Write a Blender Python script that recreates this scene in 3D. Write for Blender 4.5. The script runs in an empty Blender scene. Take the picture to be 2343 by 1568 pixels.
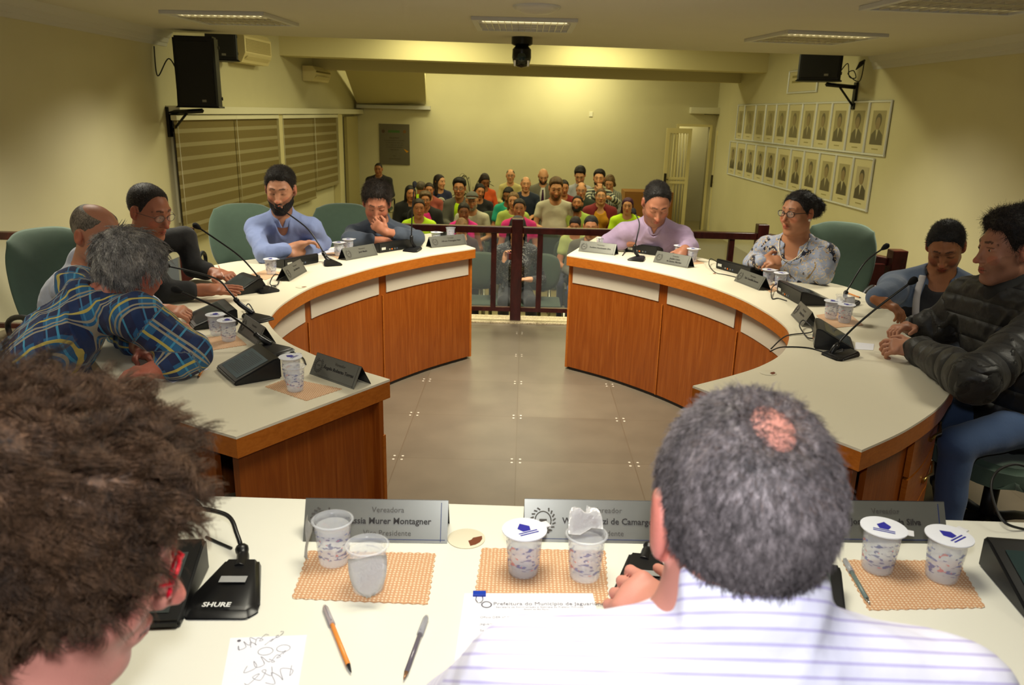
import bpy, bmesh, math, random
import numpy as np
from mathutils import Vector, Matrix
random.seed(7); rng = np.random.RandomState(11)
SC = bpy.context.scene
COL = SC.collection

# ------------------------------------------------------------------ camera
CAM_H = 1.70
F_PX = 1787.0
def _cam_matrix(pitch=16.43, roll=.025, yaw=.55):
    p, ya = math.radians(pitch), math.radians(yaw)
    f = np.array([0, math.cos(p), -math.sin(p)]); u = np.array([0, math.sin(p), math.cos(p)]); r = np.array([1., 0, 0])
    c, s = math.cos(roll), math.sin(roll)
    r2, u2 = c*r + s*u, -s*r + c*u
    cy, sy = math.cos(ya), math.sin(ya); Z = np.array([[cy, -sy, 0], [sy, cy, 0], [0, 0, 1]])
    return np.stack([Z@r2, Z@u2, -(Z@f)], 1)
CR = _cam_matrix()
cam_data = bpy.data.cameras.new('camera'); cam = bpy.data.objects.new('camera', cam_data); COL.objects.link(cam)
cam.matrix_world = Matrix([list(CR[0])+[0], list(CR[1])+[0], list(CR[2])+[CAM_H], [0, 0, 0, 1]])
cam_data.sensor_fit = 'HORIZONTAL'; cam_data.sensor_width = 23.6; cam_data.lens = F_PX*23.6/2343
cam_data.clip_start = .02; cam_data.clip_end = 60
cam_data.dof.use_dof = True; cam_data.dof.focus_distance = 2.6; cam_data.dof.aperture_fstop = 5.0
SC.camera = cam

# measured positions: a point of the photograph brought to a plane of the room
def _ray(x, y):
    return CR@np.array([(x-1171.5)/F_PX, -(y-784.)/F_PX, -1.])
def onz(x, y, z):
    d = _ray(x, y); t = (z-CAM_H)/d[2]; return Vector((t*d[0], t*d[1], z))
def ony(x, y, Y):
    d = _ray(x, y); t = Y/d[1]; return Vector((t*d[0], Y, CAM_H+t*d[2]))
def onx(x, y, X):
    d = _ray(x, y); t = X/d[0]; return Vector((X, t*d[1], CAM_H+t*d[2]))

# ------------------------------------------------------------------ world and lights
W = bpy.data.worlds.new('world'); SC.world = W; W.use_nodes = True
W.node_tree.nodes['Background'].inputs[0].default_value = (1.0, .90, .66, 1)
W.node_tree.nodes['Background'].inputs[1].default_value = .05
SC.view_settings.view_transform = 'Standard'; SC.view_settings.look = 'None'
SC.view_settings.exposure = 0.0; SC.view_settings.gamma = 1.0
SC.render.film_transparent = False
SC.cycles.max_bounces = 6; SC.cycles.diffuse_bounces = 3; SC.cycles.glossy_bounces = 3
SC.cycles.transmission_bounces = 6; SC.cycles.transparent_max_bounces = 12
SC.cycles.use_denoising = True
SC.cycles.caustics_reflective = False; SC.cycles.caustics_refractive = False
WARM = (1.0, .90, .62)
def area(name, loc, size, power, color=WARM, spread=180, rot=(0, 0, 0)):
    l = bpy.data.lights.new(name, 'AREA'); l.shape = 'RECTANGLE'; l.size, l.size_y = size; l.energy = power
    l.color = color; l.spread = math.radians(spread)
    o = bpy.data.objects.new(name, l); o.location = loc; o.rotation_euler = rot; COL.objects.link(o); return o
CEIL = 2.45; AUD = -.65; CEIL2 = 3.0
# luminaires over the chamber shine down through their louvres
for (x, y, p) in ((-2.6, 7.35, 24), (-.03, 7.35, 36), (2.72, 7.85, 24), (2.8, 5.2, 29), (-2.7, 4.6, 32), (0, 4.4, 46), (2.6, 2.2, 12), (-2.6, 1.9, 12), (0, 1.3, 10)):
    area('luminaire_light', (x, y, CEIL-.036), (.75, .55), p*1.3, (1.0, .94, .76), 122)
# fluorescent battens over the public seats, above the beams
for (x, y, p) in ((-1.3, 10.3, 52), (1.5, 10.6, 52), (-1.2, 12.4, 30), (1.3, 12.9, 30), (-1.6, 15.6, 44), (.9, 16.1, 50)):
    area('batten_light', (x, y, CEIL2-.06), (1.3, .3), p, (1.0, .93, .50), 180)
# the photographer's flash, just above the lens
fl = bpy.data.lights.new('camera_flash', 'SPOT'); fl.energy = 41; fl.color = (.93, .95, 1.0); fl.shadow_soft_size = .035
fl.spot_size = math.radians(150); fl.spot_blend = .6
flo = bpy.data.objects.new('camera_flash', fl); COL.objects.link(flo)
flo.matrix_world = cam.matrix_world.copy(); flo.location = (0.0, .02, 1.83)

# ------------------------------------------------------------------ materials
MATS = {}
def srgb(r, g=None, b=None):
    if g is None: r, g, b = r
    f = lambda v: (v/255/12.92 if v/255 <= .04045 else ((v/255+.055)/1.055)**2.4)
    return (f(r), f(g), f(b), 1)
def mat(name, col=(128, 128, 128), rough=.5, metal=0, spec=.5, noise=0, nscale=20, bump=0, bscale=80, alpha=1, trans=0, emit=None, estr=0, sheen=0, coat=0, ior=1.45, attr=None, bdist=.002):
    if name in MATS: return MATS[name]
    m = bpy.data.materials.new(name); m.use_nodes = True; nt = m.node_tree; b = nt.nodes['Principled BSDF']
    c = srgb(col); b.inputs['Base Color'].default_value = c
    b.inputs['Roughness'].default_value = rough; b.inputs['Metallic'].default_value = metal
    b.inputs['Specular IOR Level'].default_value = spec; b.inputs['IOR'].default_value = ior
    b.inputs['Alpha'].default_value = alpha; b.inputs['Transmission Weight'].default_value = trans
    b.inputs['Sheen Weight'].default_value = sheen; b.inputs['Coat Weight'].default_value = coat
    if emit: b.inputs['Emission Color'].default_value = srgb(emit); b.inputs['Emission Strength'].default_value = estr
    src = None
    if attr:
        a = nt.nodes.new('ShaderNodeAttribute'); a.attribute_name = attr; src = a.outputs['Color']
        nt.links.new(src, b.inputs['Base Color'])
    if noise or bump:
        tc = nt.nodes.new('ShaderNodeTexCoord')
    if noise:
        n = nt.nodes.new('ShaderNodeTexNoise'); n.inputs['Scale'].default_value = nscale; n.inputs['Detail'].default_value = 4
        nt.links.new(tc.outputs['Object'], n.inputs['Vector'])
        mr = nt.nodes.new('ShaderNodeMapRange'); mr.inputs['To Min'].default_value = 1-noise; mr.inputs['To Max'].default_value = 1+noise
        nt.links.new(n.outputs['Fac'], mr.inputs['Value'])
        mx = nt.nodes.new('ShaderNodeMix'); mx.data_type = 'RGBA'; mx.blend_type = 'MULTIPLY'; mx.inputs['Factor'].default_value = 1
        if src: nt.links.new(src, mx.inputs['A'])
        else: mx.inputs['A'].default_value = c
        nt.links.new(mr.outputs['Result'], mx.inputs['B']); nt.links.new(mx.outputs['Result'], b.inputs['Base Color'])
    if bump:
        n2 = nt.nodes.new('ShaderNodeTexNoise'); n2.inputs['Scale'].default_value = bscale; n2.inputs['Detail'].default_value = 3
        nt.links.new(tc.outputs['Object'], n2.inputs['Vector'])
        bp = nt.nodes.new('ShaderNodeBump'); bp.inputs['Strength'].default_value = bump; bp.inputs['Distance'].default_value = bdist
        nt.links.new(n2.outputs['Fac'], bp.inputs['Height']); nt.links.new(bp.outputs['Normal'], b.inputs['Normal'])
    MATS[name] = m; return m
class G:
    """small node-graph helper"""
    def __init__(s, name, rough=.5, metal=0, spec=.5):
        s.m = bpy.data.materials.new(name); s.m.use_nodes = True; s.nt = s.m.node_tree; s.b = s.nt.nodes['Principled BSDF']
        s.b.inputs['Roughness'].default_value = rough; s.b.inputs['Metallic'].default_value = metal; s.b.inputs['Specular IOR Level'].default_value = spec
        MATS[name] = s.m
    def n(s, t, **k):
        x = s.nt.nodes.new(t)
        for a, v in k.items(): setattr(x, a, v)
        return x
    def L(s, a, b): s.nt.links.new(a, b)
    def put(s, v, inp):
        if isinstance(v, (int, float, tuple)): inp.default_value = v
        else: s.L(v, inp)
    def math(s, op, a, b=0.0, c=None):
        x = s.n('ShaderNodeMath', operation=op); s.put(a, x.inputs[0]); s.put(b, x.inputs[1])
        if c is not None: s.put(c, x.inputs[2])
        return x.outputs[0]
    def mix(s, f, a, b, blend='MIX'):
        x = s.n('ShaderNodeMix', data_type='RGBA', blend_type=blend); s.put(f, x.inputs['Factor']); s.put(a, x.inputs['A']); s.put(b, x.inputs['B']); return x.outputs['Result']
    def obj(s): return s.n('ShaderNodeTexCoord').outputs['Object']
    def xyz(s, v):
        x = s.n('ShaderNodeSeparateXYZ'); s.L(v, x.inputs[0]); return x.outputs
    def mapping(s, v, scale=(1, 1, 1), rot=(0, 0, 0)):
        x = s.n('ShaderNodeMapping'); x.inputs['Scale'].default_value = scale; x.inputs['Rotation'].default_value = rot; s.L(v, x.inputs[0]); return x.outputs[0]
    def noise(s, v, scale, detail=3, dist=0):
        x = s.n('ShaderNodeTexNoise'); x.inputs['Scale'].default_value = scale; x.inputs['Detail'].default_value = detail; x.inputs['Distortion'].default_value = dist
        s.L(v, x.inputs['Vector']); return x.outputs['Fac']
    def ramp(s, f, stops, const=False):
        x = s.n('ShaderNodeValToRGB'); s.L(f, x.inputs[0]); r = x.color_ramp
        if const: r.interpolation = 'CONSTANT'
        while len(r.elements) < len(stops): r.elements.new(.5)
        for e, (p, c) in zip(r.elements, stops): e.position = p; e.color = srgb(c)
        return x.outputs[0]
    def color(s, c): s.put(c, s.b.inputs['Base Color'])
    def bump(s, h, strength=.3, dist=.002):
        x = s.n('ShaderNodeBump'); x.inputs['Strength'].default_value = strength; x.inputs['Distance'].default_value = dist
        s.L(h, x.inputs['Height']); s.L(x.outputs[0], s.b.inputs['Normal'])

# ------------------------------------------------------------------ object helpers
def tag(o, label=None, cat=None, group=None, kind=None):
    if label: o['label'] = label
    if cat: o['category'] = cat
    if group: o['group'] = group
    if kind: o['kind'] = kind
    return o
def thing(name, label, cat, loc=(0, 0, 0), rz=0, group=None):
    o = bpy.data.objects.new(name, None); COL.objects.link(o); o.location = loc; o.rotation_euler = (0, 0, rz); o.empty_display_size = .05
    return tag(o, label, cat, group)
def link_mesh(name, me, m, parent=None, smooth=False, loc=None):
    o = bpy.data.objects.new(name, me); COL.objects.link(o)
    ms = m if isinstance(m, (list, tuple)) else [m]
    for x in ms: me.materials.append(x)
    if parent: o.parent = parent
    if loc is not None: o.location = loc
    if smooth: me.shade_smooth()
    return o
def smooth_by_angle(me, ang=40):
    bm = bmesh.new(); bm.from_mesh(me)
    for f in bm.faces: f.smooth = True
    a = math.radians(ang)
    for e in bm.edges:
        e.smooth = not (len(e.link_faces) == 2 and e.calc_face_angle(0) > a)
    bm.to_mesh(me); bm.free()
def obj(name, bm, m, parent=None, loc=None, smooth=None, rot=None):
    me = bpy.data.meshes.new(name); bmesh.ops.recalc_face_normals(bm, faces=bm.faces[:]); bm.to_mesh(me); bm.free()
    o = link_mesh(name, me, m, parent, False, loc)
    if smooth: smooth_by_angle(me, smooth)
    if rot: o.rotation_euler = rot
    return o
def struct(name, bm, m, **k):
    o = obj(name, bm, m, **k); o['kind'] = 'structure'; return o
def B(): return bmesh.new()
def box(bm, lo, hi, mi=0, M=None, bev=0):
    lo, hi = Vector(lo), Vector(hi); c = (lo+hi)/2; s = hi-lo
    r = bmesh.ops.create_cube(bm, size=1, matrix=Matrix.Translation(c)@Matrix.Diagonal((s.x, s.y, s.z, 1)))
    vs = r['verts']; fs = {f for v in vs for f in v.link_faces}
    for f in fs: f.material_index = mi
    if bev:
        es = list({e for v in vs for e in v.link_edges})
        q = bmesh.ops.bevel(bm, geom=es, offset=bev, segments=2, affect='EDGES', profile=.6)
        vs = list({v for f in q['faces'] for v in f.verts} | {v for v in vs if v.is_valid})
        for f in {f for v in vs for f in v.link_faces}: f.material_index = mi
    if M is not None: bmesh.ops.transform(bm, matrix=M, verts=vs)
    return vs
def tube(bm, pts, r, seg=8, mi=0, cap=True, flat=1.0):
    """tube through points; r number or list"""
    pts = [Vector(p) for p in pts]; n = len(pts)
    rs = r if isinstance(r, (list, tuple)) else [r]*n
    rings = []; up = None
    for i, p in enumerate(pts):
        d = (pts[min(i+1, n-1)]-pts[max(i-1, 0)]); d = d.normalized() if d.length > 1e-9 else Vector((0, 0, 1))
        if up is None:
            up = Vector((0, 0, 1)) if abs(d.z) < .9 else Vector((1, 0, 0))
        up = (up-d*up.dot(d)); up = up.normalized() if up.length > 1e-6 else d.orthogonal().normalized()
        s = d.cross(up)
        rings.append([bm.verts.new(p+(up*math.cos(a)*flat+s*math.sin(a))*rs[i]) for a in [2*math.pi*k/seg for k in range(seg)]])
    for a, b in zip(rings, rings[1:]):
        for k in range(seg):
            f = bm.faces.new((a[k], a[(k+1) % seg], b[(k+1) % seg], b[k])); f.material_index = mi; f.smooth = True
    if cap:
        for q in (rings[0], rings[-1]):
            try: f = bm.faces.new(q); f.material_index = mi
            except ValueError: pass
    return rings
def lathe(bm, prof, seg=24, mi=0, M=None, cap=True):
    rings = []
    for r, z in prof:
        rings.append([bm.verts.new((r*math.cos(2*math.pi*k/seg), r*math.sin(2*math.pi*k/seg), z)) for k in range(seg)])
    for a, b in zip(rings, rings[1:]):
        for k in range(seg):
            f = bm.faces.new((a[k], a[(k+1) % seg], b[(k+1) % seg], b[k])); f.material_index = mi; f.smooth = True
    if cap:
        for q in (rings[0], rings[-1]):
            f = bm.faces.new(q); f.material_index = mi
    if M is not None: bmesh.ops.transform(bm, matrix=M, verts=[v for q in rings for v in q])
def poly(bm, pts, z0, z1, mi=0, top=None):
    """prism on outline pts (xy) between z0 and z1"""
    a = [bm.verts.new((p[0], p[1], z0)) for p in pts]; b = [bm.verts.new((p[0], p[1], z1)) for p in pts]; n = len(pts)
    for k in range(n):
        f = bm.faces.new((a[k], a[(k+1) % n], b[(k+1) % n], b[k])); f.material_index = mi
    f = bm.faces.new(a); f.material_index = mi
    f = bm.faces.new(b); f.material_index = mi if top is None else top
    bmesh.ops.triangulate(bm, faces=[x for x in bm.faces if len(x.verts) > 12])
def quad(bm, pts, mi=0):
    f = bm.faces.new([bm.verts.new(p) for p in pts]); f.material_index = mi; return f
def spline(pts, n=10):
    P = [Vector((p[0], p[1])) for p in pts]; out = []
    for i in range(len(P)-1):
        p0, p1, p2, p3 = P[max(i-1, 0)], P[i], P[i+1], P[min(i+2, len(P)-1)]
        for k in range(n):
            t = k/n
            out.append(.5*((2*p1)+(p2-p0)*t+(2*p0-5*p1+4*p2-p3)*t*t+(3*p1-p0-3*p2+p3)*t**3))
    out.append(P[-1]); return out
def bez3(pts, n=8):
    P = [Vector(p) for p in pts]; out = []
    for i in range(len(P)-1):
        p0, p1, p2, p3 = P[max(i-1, 0)], P[i], P[i+1], P[min(i+2, len(P)-1)]
        for k in range(n):
            t = k/n
            out.append(.5*((2*p1)+(p2-p0)*t+(2*p0-5*p1+4*p2-p3)*t*t+(3*p1-p0-3*p2+p3)*t**3))
    out.append(P[-1]); return out
def text(name, s, size, m, parent, loc, rot, align='CENTER', off=0.0, sx=1.0):
    c = bpy.data.curves.new(name, 'FONT'); c.body = s; c.size = size; c.align_x = align; c.align_y = 'CENTER'; c.offset = off; c.extrude = .0002
    c.resolution_u = 2
    tmp = bpy.data.objects.new(name, c); me = bpy.data.meshes.new_from_object(tmp); bpy.data.objects.remove(tmp)
    me.materials.clear(); o = bpy.data.objects.new(name, me); COL.objects.link(o); me.materials.append(m); o.parent = parent
    o.location = loc; o.rotation_euler = rot; o.scale = (sx, 1, 1); return o
def copy_tree(o, parent=None):
    c = o.copy(); COL.objects.link(c); c.parent = parent
    for ch in list(o.children): copy_tree(ch, c)
    return c
# ------------------------------------------------------------------ room materials
g = G('wall_paint', .75); v = g.obj(); n = g.noise(v, 1.3, 2); g.color(g.ramp(n, [(.3, (204, 197, 162)), (.7, (210, 203, 168))])); g.bump(g.noise(v, 240, 2), .12, .001)
wallm = g.m
ceilm = mat('ceiling_paint', (208, 204, 196), .9, noise=.03, nscale=2)
moldm = mat('plaster_moulding', (202, 200, 196), .7)
beamm = mat('beam_paint', (216, 206, 160), .75)
whitem = mat('white_enamel', (226, 222, 200), .4)
g = G('floor_tile', .33, 0, .4); v = g.obj(); x, y, z = g.xyz(v)
def cell(c, off):
    a = g.math('ADD', c, 60+off); a = g.math('DIVIDE', a, .6); f = g.math('FRACT', a); return f, a
fx, ax = cell(x, 0.0); fy, ay = cell(y, -.04)
dx = g.math('MINIMUM', fx, g.math('SUBTRACT', 1., fx)); dy = g.math('MINIMUM', fy, g.math('SUBTRACT', 1., fy))
grout = g.math('LESS_THAN', g.math('MINIMUM', dx, dy), .0042)
wn = g.n('ShaderNodeTexWhiteNoise'); cb = g.n('ShaderNodeCombineXYZ'); g.L(g.math('FLOOR', ax), cb.inputs[0]); g.L(g.math('FLOOR', ay), cb.inputs[1]); g.L(cb.outputs[0], wn.inputs['Vector'])
base = g.ramp(g.math('ADD', g.math('MULTIPLY', g.noise(v, 5, 5), .7), g.math('MULTIPLY', wn.outputs['Value'], .25)), [(.25, (98, 88, 74)), (.75, (114, 103, 87))])
c = g.mix(grout, base, srgb(96, 84, 68))
ddx = g.math('SUBTRACT', dx, .035); ddy = g.math('SUBTRACT', dy, .035)
dot = g.math('LESS_THAN', g.math('ADD', g.math('MULTIPLY', ddx, ddx), g.math('MULTIPLY', ddy, ddy)), .00011)
c = g.mix(dot, c, srgb(215, 205, 190)); g.color(c)
floorm = g.m
g = G('granite_sill', .3); v = g.obj(); g.color(g.ramp(g.noise(v, 120, 4), [(.35, (150, 132, 100)), (.5, (196, 180, 142)), (.65, (222, 208, 172))])); granm = g.m
audm = mat('public_floor', (150, 138, 96), .4, noise=.06, nscale=6)

# ------------------------------------------------------------------ room shell
YB = 17.0                       # far wall of the public area
XL0, XL1 = -3.97, -3.56          # side walls draw slightly together past the chamber
XR = lambda y: 4.25-.033*(y-9)
bm = B(); box(bm, (-4.2, -2.5, -.12), (4.8, 6.32, 0)); struct('floor', bm, floorm)
bm = B(); box(bm, (-4.2, 6.55, AUD-.1), (4.8, YB+2.2, AUD)); struct('floor_public', bm, audm)
bm = B()
box(bm, (-4.2, 6.32, -.12), (4.8, 6.56, .012), bev=.004); box(bm, (-4.2, 6.5, AUD), (4.8, 6.56, -.1))
struct('trim_sill', bm, granm)
def wall(name, a, b, z0, z1, t=.12, side=1, m=None):
    a, b = Vector((a[0], a[1], 0)), Vector((b[0], b[1], 0)); d = (b-a).normalized(); nrm = Vector((d.y, -d.x, 0))*t*side
    bm = B(); poly(bm, [a, b, b+nrm, a+nrm], z0, z1); return struct(name, bm, m or wallm)
wall('wall_left', (XL0, -2.5), (XL0, 9.12), 0, CEIL+.02, side=-1)
wall('wall_left_public', (XL0, 9.12), (XL1, YB), AUD, CEIL2, side=-1)
wall('wall_right', (XR(-2.5), -2.5), (XR(YB), YB), AUD, CEIL2, side=1)
wall('wall_behind', (-4.2, -2.5), (4.8, -2.5), 0, CEIL, side=1)
# far wall with the doorway at its right end
dl, dr, dt = 3.22, 3.86, 1.5
bm = B(); box(bm, (-4.0, YB, AUD), (dl, YB+.14, CEIL2)); box(bm, (dl, YB, dt), (4.3, YB+.14, CEIL2)); box(bm, (dr, YB, AUD), (4.3, YB+.14, dt)); struct('wall_back', bm, wallm)
bm = B(); box(bm, (dl-.6, YB+1.5, AUD), (4.6, YB+1.6, 2.2)); box(bm, (dl-.08, YB+.14, AUD), (dl-.02, YB+1.5, 2.2)); struct('wall_hallway', bm, wallm)
area('hallway_light', (3.5, YB+.9, 1.9), (.5, .5), 9, (1, .9, .5))
# ceilings
CE = [(-4.2, 9.05), (4.8, 10.2)]
bm = B(); poly(bm, [(-4.2, -2.5), (4.8, -2.5), (4.8, 10.2), (-4.2, 9.05)], CEIL, CEIL+.1); struct('ceiling', bm, ceilm)
bm = B(); box(bm, (-4.2, 8.9, CEIL2), (4.8, YB+2, CEIL2+.1)); poly(bm, [(-4.2, 8.98), (4.8, 10.13), (4.8, 10.19), (-4.2, 9.04)], CEIL+.1, CEIL2); struct('ceiling_public', bm, ceilm)
# stepped cornice on both chamber walls
def cornice(name, X, sgn):
    prof = [(0, 2.30), (.012, 2.30), (.02, 2.335), (.032, 2.34), (.045, 2.385), (.06, 2.39), (.085, 2.43), (.10, 2.45), (0, 2.45)]
    bm = B(); A = []
    for yy in (-2.5, 9.08 if sgn > 0 else 10.1):
        xx = X if not callable(X) else X(yy)
        A.append([bm.verts.new((xx+sgn*p[0], yy, p[1])) for p in prof])
    n = len(prof)
    for k in range(n): bm.faces.new((A[0][k], A[0][(k+1) % n], A[1][(k+1) % n], A[1][k]))
    bm.faces.new(A[0]); bm.faces.new(A[1]); struct(name, bm, moldm)
cornice('trim_cornice_left', XL0, 1); cornice('trim_cornice_right', XR, -1)
# two cross beams over the public seats
def beam(name, pxl, pxr, z0, z1, dep):
    a, b = onz(*pxl, z0), onz(*pxr, z0)
    d = (b-a); a = a-d*.22; b = b+d*.35; nn = Vector((0, dep, 0)); bm = B(); poly(bm, [a, b, b+nn, a+nn], z0, z1)
    struct(name, bm, beamm)
beam('beam', (622, 126), (1728, 165), 2.45, 3.0, .45)
beam('beam', (763, 160), (1600, 187), 2.33, 3.0, .2)
# sloping soffit of the stair at the far left, with its lower ledge
p = [ony(778, 128, 14.9), ony(970, 132, 14.9), ony(975, 238, YB-.02), ony(818, 242, YB-.02)]
bm = B(); t = Vector((0, .05, .16)); vs = [bm.verts.new(q) for q in p]; v2 = [bm.verts.new(q+t) for q in p]
bm.faces.new(vs); bm.faces.new(v2[::-1])
for k in range(4): bm.faces.new((vs[k], vs[(k+1) % 4], v2[(k+1) % 4], v2[k]))
struct('trim_stair_soffit', bm, beamm)
a, b = ony(818, 239, YB-.05), ony(985, 240, YB-.05)
bm = B(); box(bm, (a.x, YB-.16, a.z-.07), (b.x, YB-.001, a.z)); struct('trim_soffit_ledge', bm, moldm)

# ------------------------------------------------------------------ windows with striped roller blinds on the left wall
def XL(y): return XL0+(XL1-XL0)*(y-9.12)/(YB-9.12)
ang = math.atan2(XL1-XL0, YB-9.12)
g = G('zebra_blind_fabric', .85); v = g.obj(); x, y, z = g.xyz(v)
fz = g.math('FRACT', g.math('DIVIDE', g.math('ADD', z, 5.0), .152))
band = g.math('LESS_THAN', fz, .30); we = g.noise(g.mapping(v, (300, 300, 18)), 1, 2)
g.color(g.mix(band, g.mix(g.math('MULTIPLY', we, .5), srgb(128, 112, 66), srgb(96, 82, 44)), g.mix(g.math('MULTIPLY', we, .4), srgb(158, 148, 112), srgb(132, 120, 84))))
g.bump(we, .2, .002); blindm = g.m
darkglass = mat('night_glass', (18, 18, 16), .08, spec=.7)
def at_left(y, off): return Vector((XL(y)+off*math.cos(ang), y-off*math.sin(ang), 0))
zt0 = 1.56
def blind(y0, y1, zb, label, off=.10):
    L = math.hypot(y1-y0, XL(y1)-XL(y0)); p0 = at_left(y0, off)
    t = thing('roller_blind', label, 'blind', (p0.x, p0.y, 0), 0, 'striped window blinds')
    t.rotation_euler = (0, 0, math.pi/2-ang)
    bm = B(); box(bm, (0, -.003, zb+.03), (L-.02, .003, zt0-.03)); obj('blind_fabric', bm, blindm, t)
    bm = B(); box(bm, (0, -.012, zb), (L-.02, .012, zb+.03), bev=.004); obj('bottom_bar', bm, mat('blind_bar', (150, 138, 100), .5), t)
    bm = B(); box(bm, (-.01, -.04, zt0-.035), (L-.01, .03, zt0+.02), bev=.006); obj('headrail', bm, whitem, t)
    bm = B(); tube(bm, [(.04, -.02, zt0), (.045, -.02, (zt0+zb)/2), (.04, -.02, zb+.1)], .0035, 6); obj('pull_cord', bm, whitem, t)
def ypx(px): return onx(px, 400, (XL(12))).y
def ysolve(px):
    y = 12
    for _ in range(8): y = onx(px, 400, XL(y)+.1).y
    return y
ys = [ysolve(q) for q in (410, 545, 641, 650, 722, 774)]
blind(ys[0], ys[1], .20, 'wide striped roller blind nearest the wall speaker')
blind(ys[1], ys[2], .20, 'striped roller blind between the widest one and the white mullion')
blind(ys[3], ys[4], .17, 'longer striped roller blind just past the white mullion')
blind(ys[4], ys[5], .30, 'shortest striped roller blind, farthest from the speakers')
for i, (a, b) in enumerate(((ys[0]+.1, ys[2]-.08), (ys[3]+.05, ys[5]-.08))):
    p0, p1 = at_left(a, .012), at_left(b, .012); bm = B()
    L = (p1-p0).length; M = Matrix.Translation(p0)@Matrix.Rotation(math.pi/2-ang, 4, 'Z')
    box(bm, (0, -.01, .38), (L, .005, 1.5), 1, M)
    for k in range(5): box(bm, (L*k/4-.02, -.02, .38), (L*k/4+.02, .01, 1.5), 0, M)
    box(bm, (0, -.02, .34), (L, .01, .38), 0, M); box(bm, (0, -.02, 1.48), (L, .01, 1.52), 0, M)
    struct('window_%d' % (i+1), bm, [whitem, darkglass])
def along_left(name, y0, y1, z0, z1, off, m):
    p0 = at_left(y0, 0); p1 = at_left(y1, 0); L = (p1-p0).length; M = Matrix.Translation(p0)@Matrix.Rotation(math.pi/2-ang, 4, 'Z')
    bm = B(); box(bm, (0, -off, z0), (L, 0, z1), 0, M, bev=.004); return struct(name, bm, m)
along_left('trim_curtain_rail', ys[0]+.02, YB-.02, zt0+.03, zt0+.12, .17, whitem)
along_left('trim_mullion', ys[2]+.005, ys[3]-.01, AUD, zt0+.03, .13, beamm)
along_left('trim_pilaster', ys[5]+.03, ys[5]+.3, AUD, zt0+.03, .13, beamm)
# recess with a second small blind and door at the far end
p0, p1 = at_left(YB-1.0, .02), at_left(YB-.15, .02)
bm = B(); poly(bm, [p0, p1, p1+Vector((.06, 0, 0)), p0+Vector((.06, 0, 0))], AUD, zt0-.02); struct('door_1', bm, mat('recess_door', (170, 158, 110), .6))

# ------------------------------------------------------------------ doorway: white barred gate leaves
gatem = mat('gate_enamel', (224, 212, 160), .45)
def gate(label, hinge, wdt, ztop, ang_z):
    t = thing('barred_gate', label, 'gate', hinge, ang_z, 'gate leaves at the far doorway'); h = ztop-hinge[2]
    bm = B()
    for q in (0, wdt-.07): box(bm, (q, -.02, 0), (q+.07, .02, h))
    for z in (0, h*.46, h*.50, h-.10): box(bm, (.07, -.019, z), (wdt-.07, .019, z+(.10 if z in (0, h-.10) else .05)))
    obj('gate_frame', bm, gatem, t)
    bm = B(); n = 6
    for k in range(n):
        x = .07+(wdt-.14)*(k+.5)/n; tube(bm, [(x, 0, .05), (x, 0, h-.05)], .011, 6)
    obj('gate_bars', bm, gatem, t)
    bm = B(); box(bm, (.01, -.05, h*.44), (.06, -.02, h*.56), bev=.005); tube(bm, [(.03, -.05, h*.5), (.10, -.06, h*.5)], .009, 6); obj('gate_lock', bm, mat('dark_metal', (60, 56, 48), .4, .8), t)
pa = ony(1526, 293, YB-.12); pb = ony(1584, 295, YB-.12)
gate('white barred gate leaf opened flat against the far wall', (pa.x, YB-.12, AUD+.02), pb.x-pa.x, pa.z, 0)
gate('white barred gate leaf swung out beside the framed portraits', (4.0, YB-.1, AUD+.02), 1.1, 1.44, math.radians(-84))
bm = B()
for xa, xb, z0, z1 in ((dl-.05, dl, AUD, dt+.05), (dr, dr+.05, AUD, dt+.05), (dl, dr, dt, dt+.05)): box(bm, (xa, YB-.03, z0), (xb, YB+.15, z1))
struct('trim_doorframe', bm, gatem)
a, b = ony(1577, 246, YB), ony(1653, 262, YB)
t = thing('air_curtain', 'long white air curtain unit above the far doorway', 'air curtain', (a.x, YB, b.z))
bm = B(); box(bm, (0, -.2, 0), (b.x-a.x, 0, .13), bev=.02); obj('unit_case', bm, whitem, t, smooth=35)
bm = B(); box(bm, (.3, -.16, -.012), (b.x-a.x-.03, -.1, .002)); obj('outlet_slot', bm, mat('slot_dark', (40, 36, 26), .6), t)
bm = B(); box(bm, (0, -.015, 0), (.07, 0, .1), bev=.004); q = ony(1348, 267, YB); o = obj('wall_socket', bm, whitem, None, loc=(q.x, YB, q.z)); tag(o, 'small white socket plate high on the blank far wall', 'socket')
# plaque
a, b = ony(867, 283, YB), ony(938, 378, YB)
w_, h_ = b.x-a.x, a.z-b.z
t = thing('wall_plaque', 'grey metal commemorative plaque on the far wall', 'plaque', (a.x, YB, b.z))
plm = mat('brushed_steel_dark', (112, 106, 88), .45, .5, noise=.08, nscale=6)
bm = B(); box(bm, (0, -.015, 0), (w_, 0, h_), bev=.004); obj('plaque_plate', bm, plm, t)
ink = mat('engraved_ink', (62, 52, 38), .6)
for s, zz, sz in (('PALAVRAS', .66, .035), ('o presente prédio foi construído', .60, .026), ('nas dependências desta casa', .545, .026), ('com a colaboração de todos', .49, .026), ('os membros da legislatura', .435, .026), ('PRESIDENTE', .37, .026), ('Mesa', .22, .026), ('Câmara Municipal', .15, .026)):
    text('engraving', s, sz*1.25, ink, t, (w_/2, -.0165, zz*h_), (math.pi/2, 0, 0))
bm = B(); box(bm, (w_*.3, -.017, h_*.79), (w_*.68, -.014, h_*.85)); obj('green_banner', bm, mat('banner_green', (70, 104, 48), .6), t)
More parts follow.
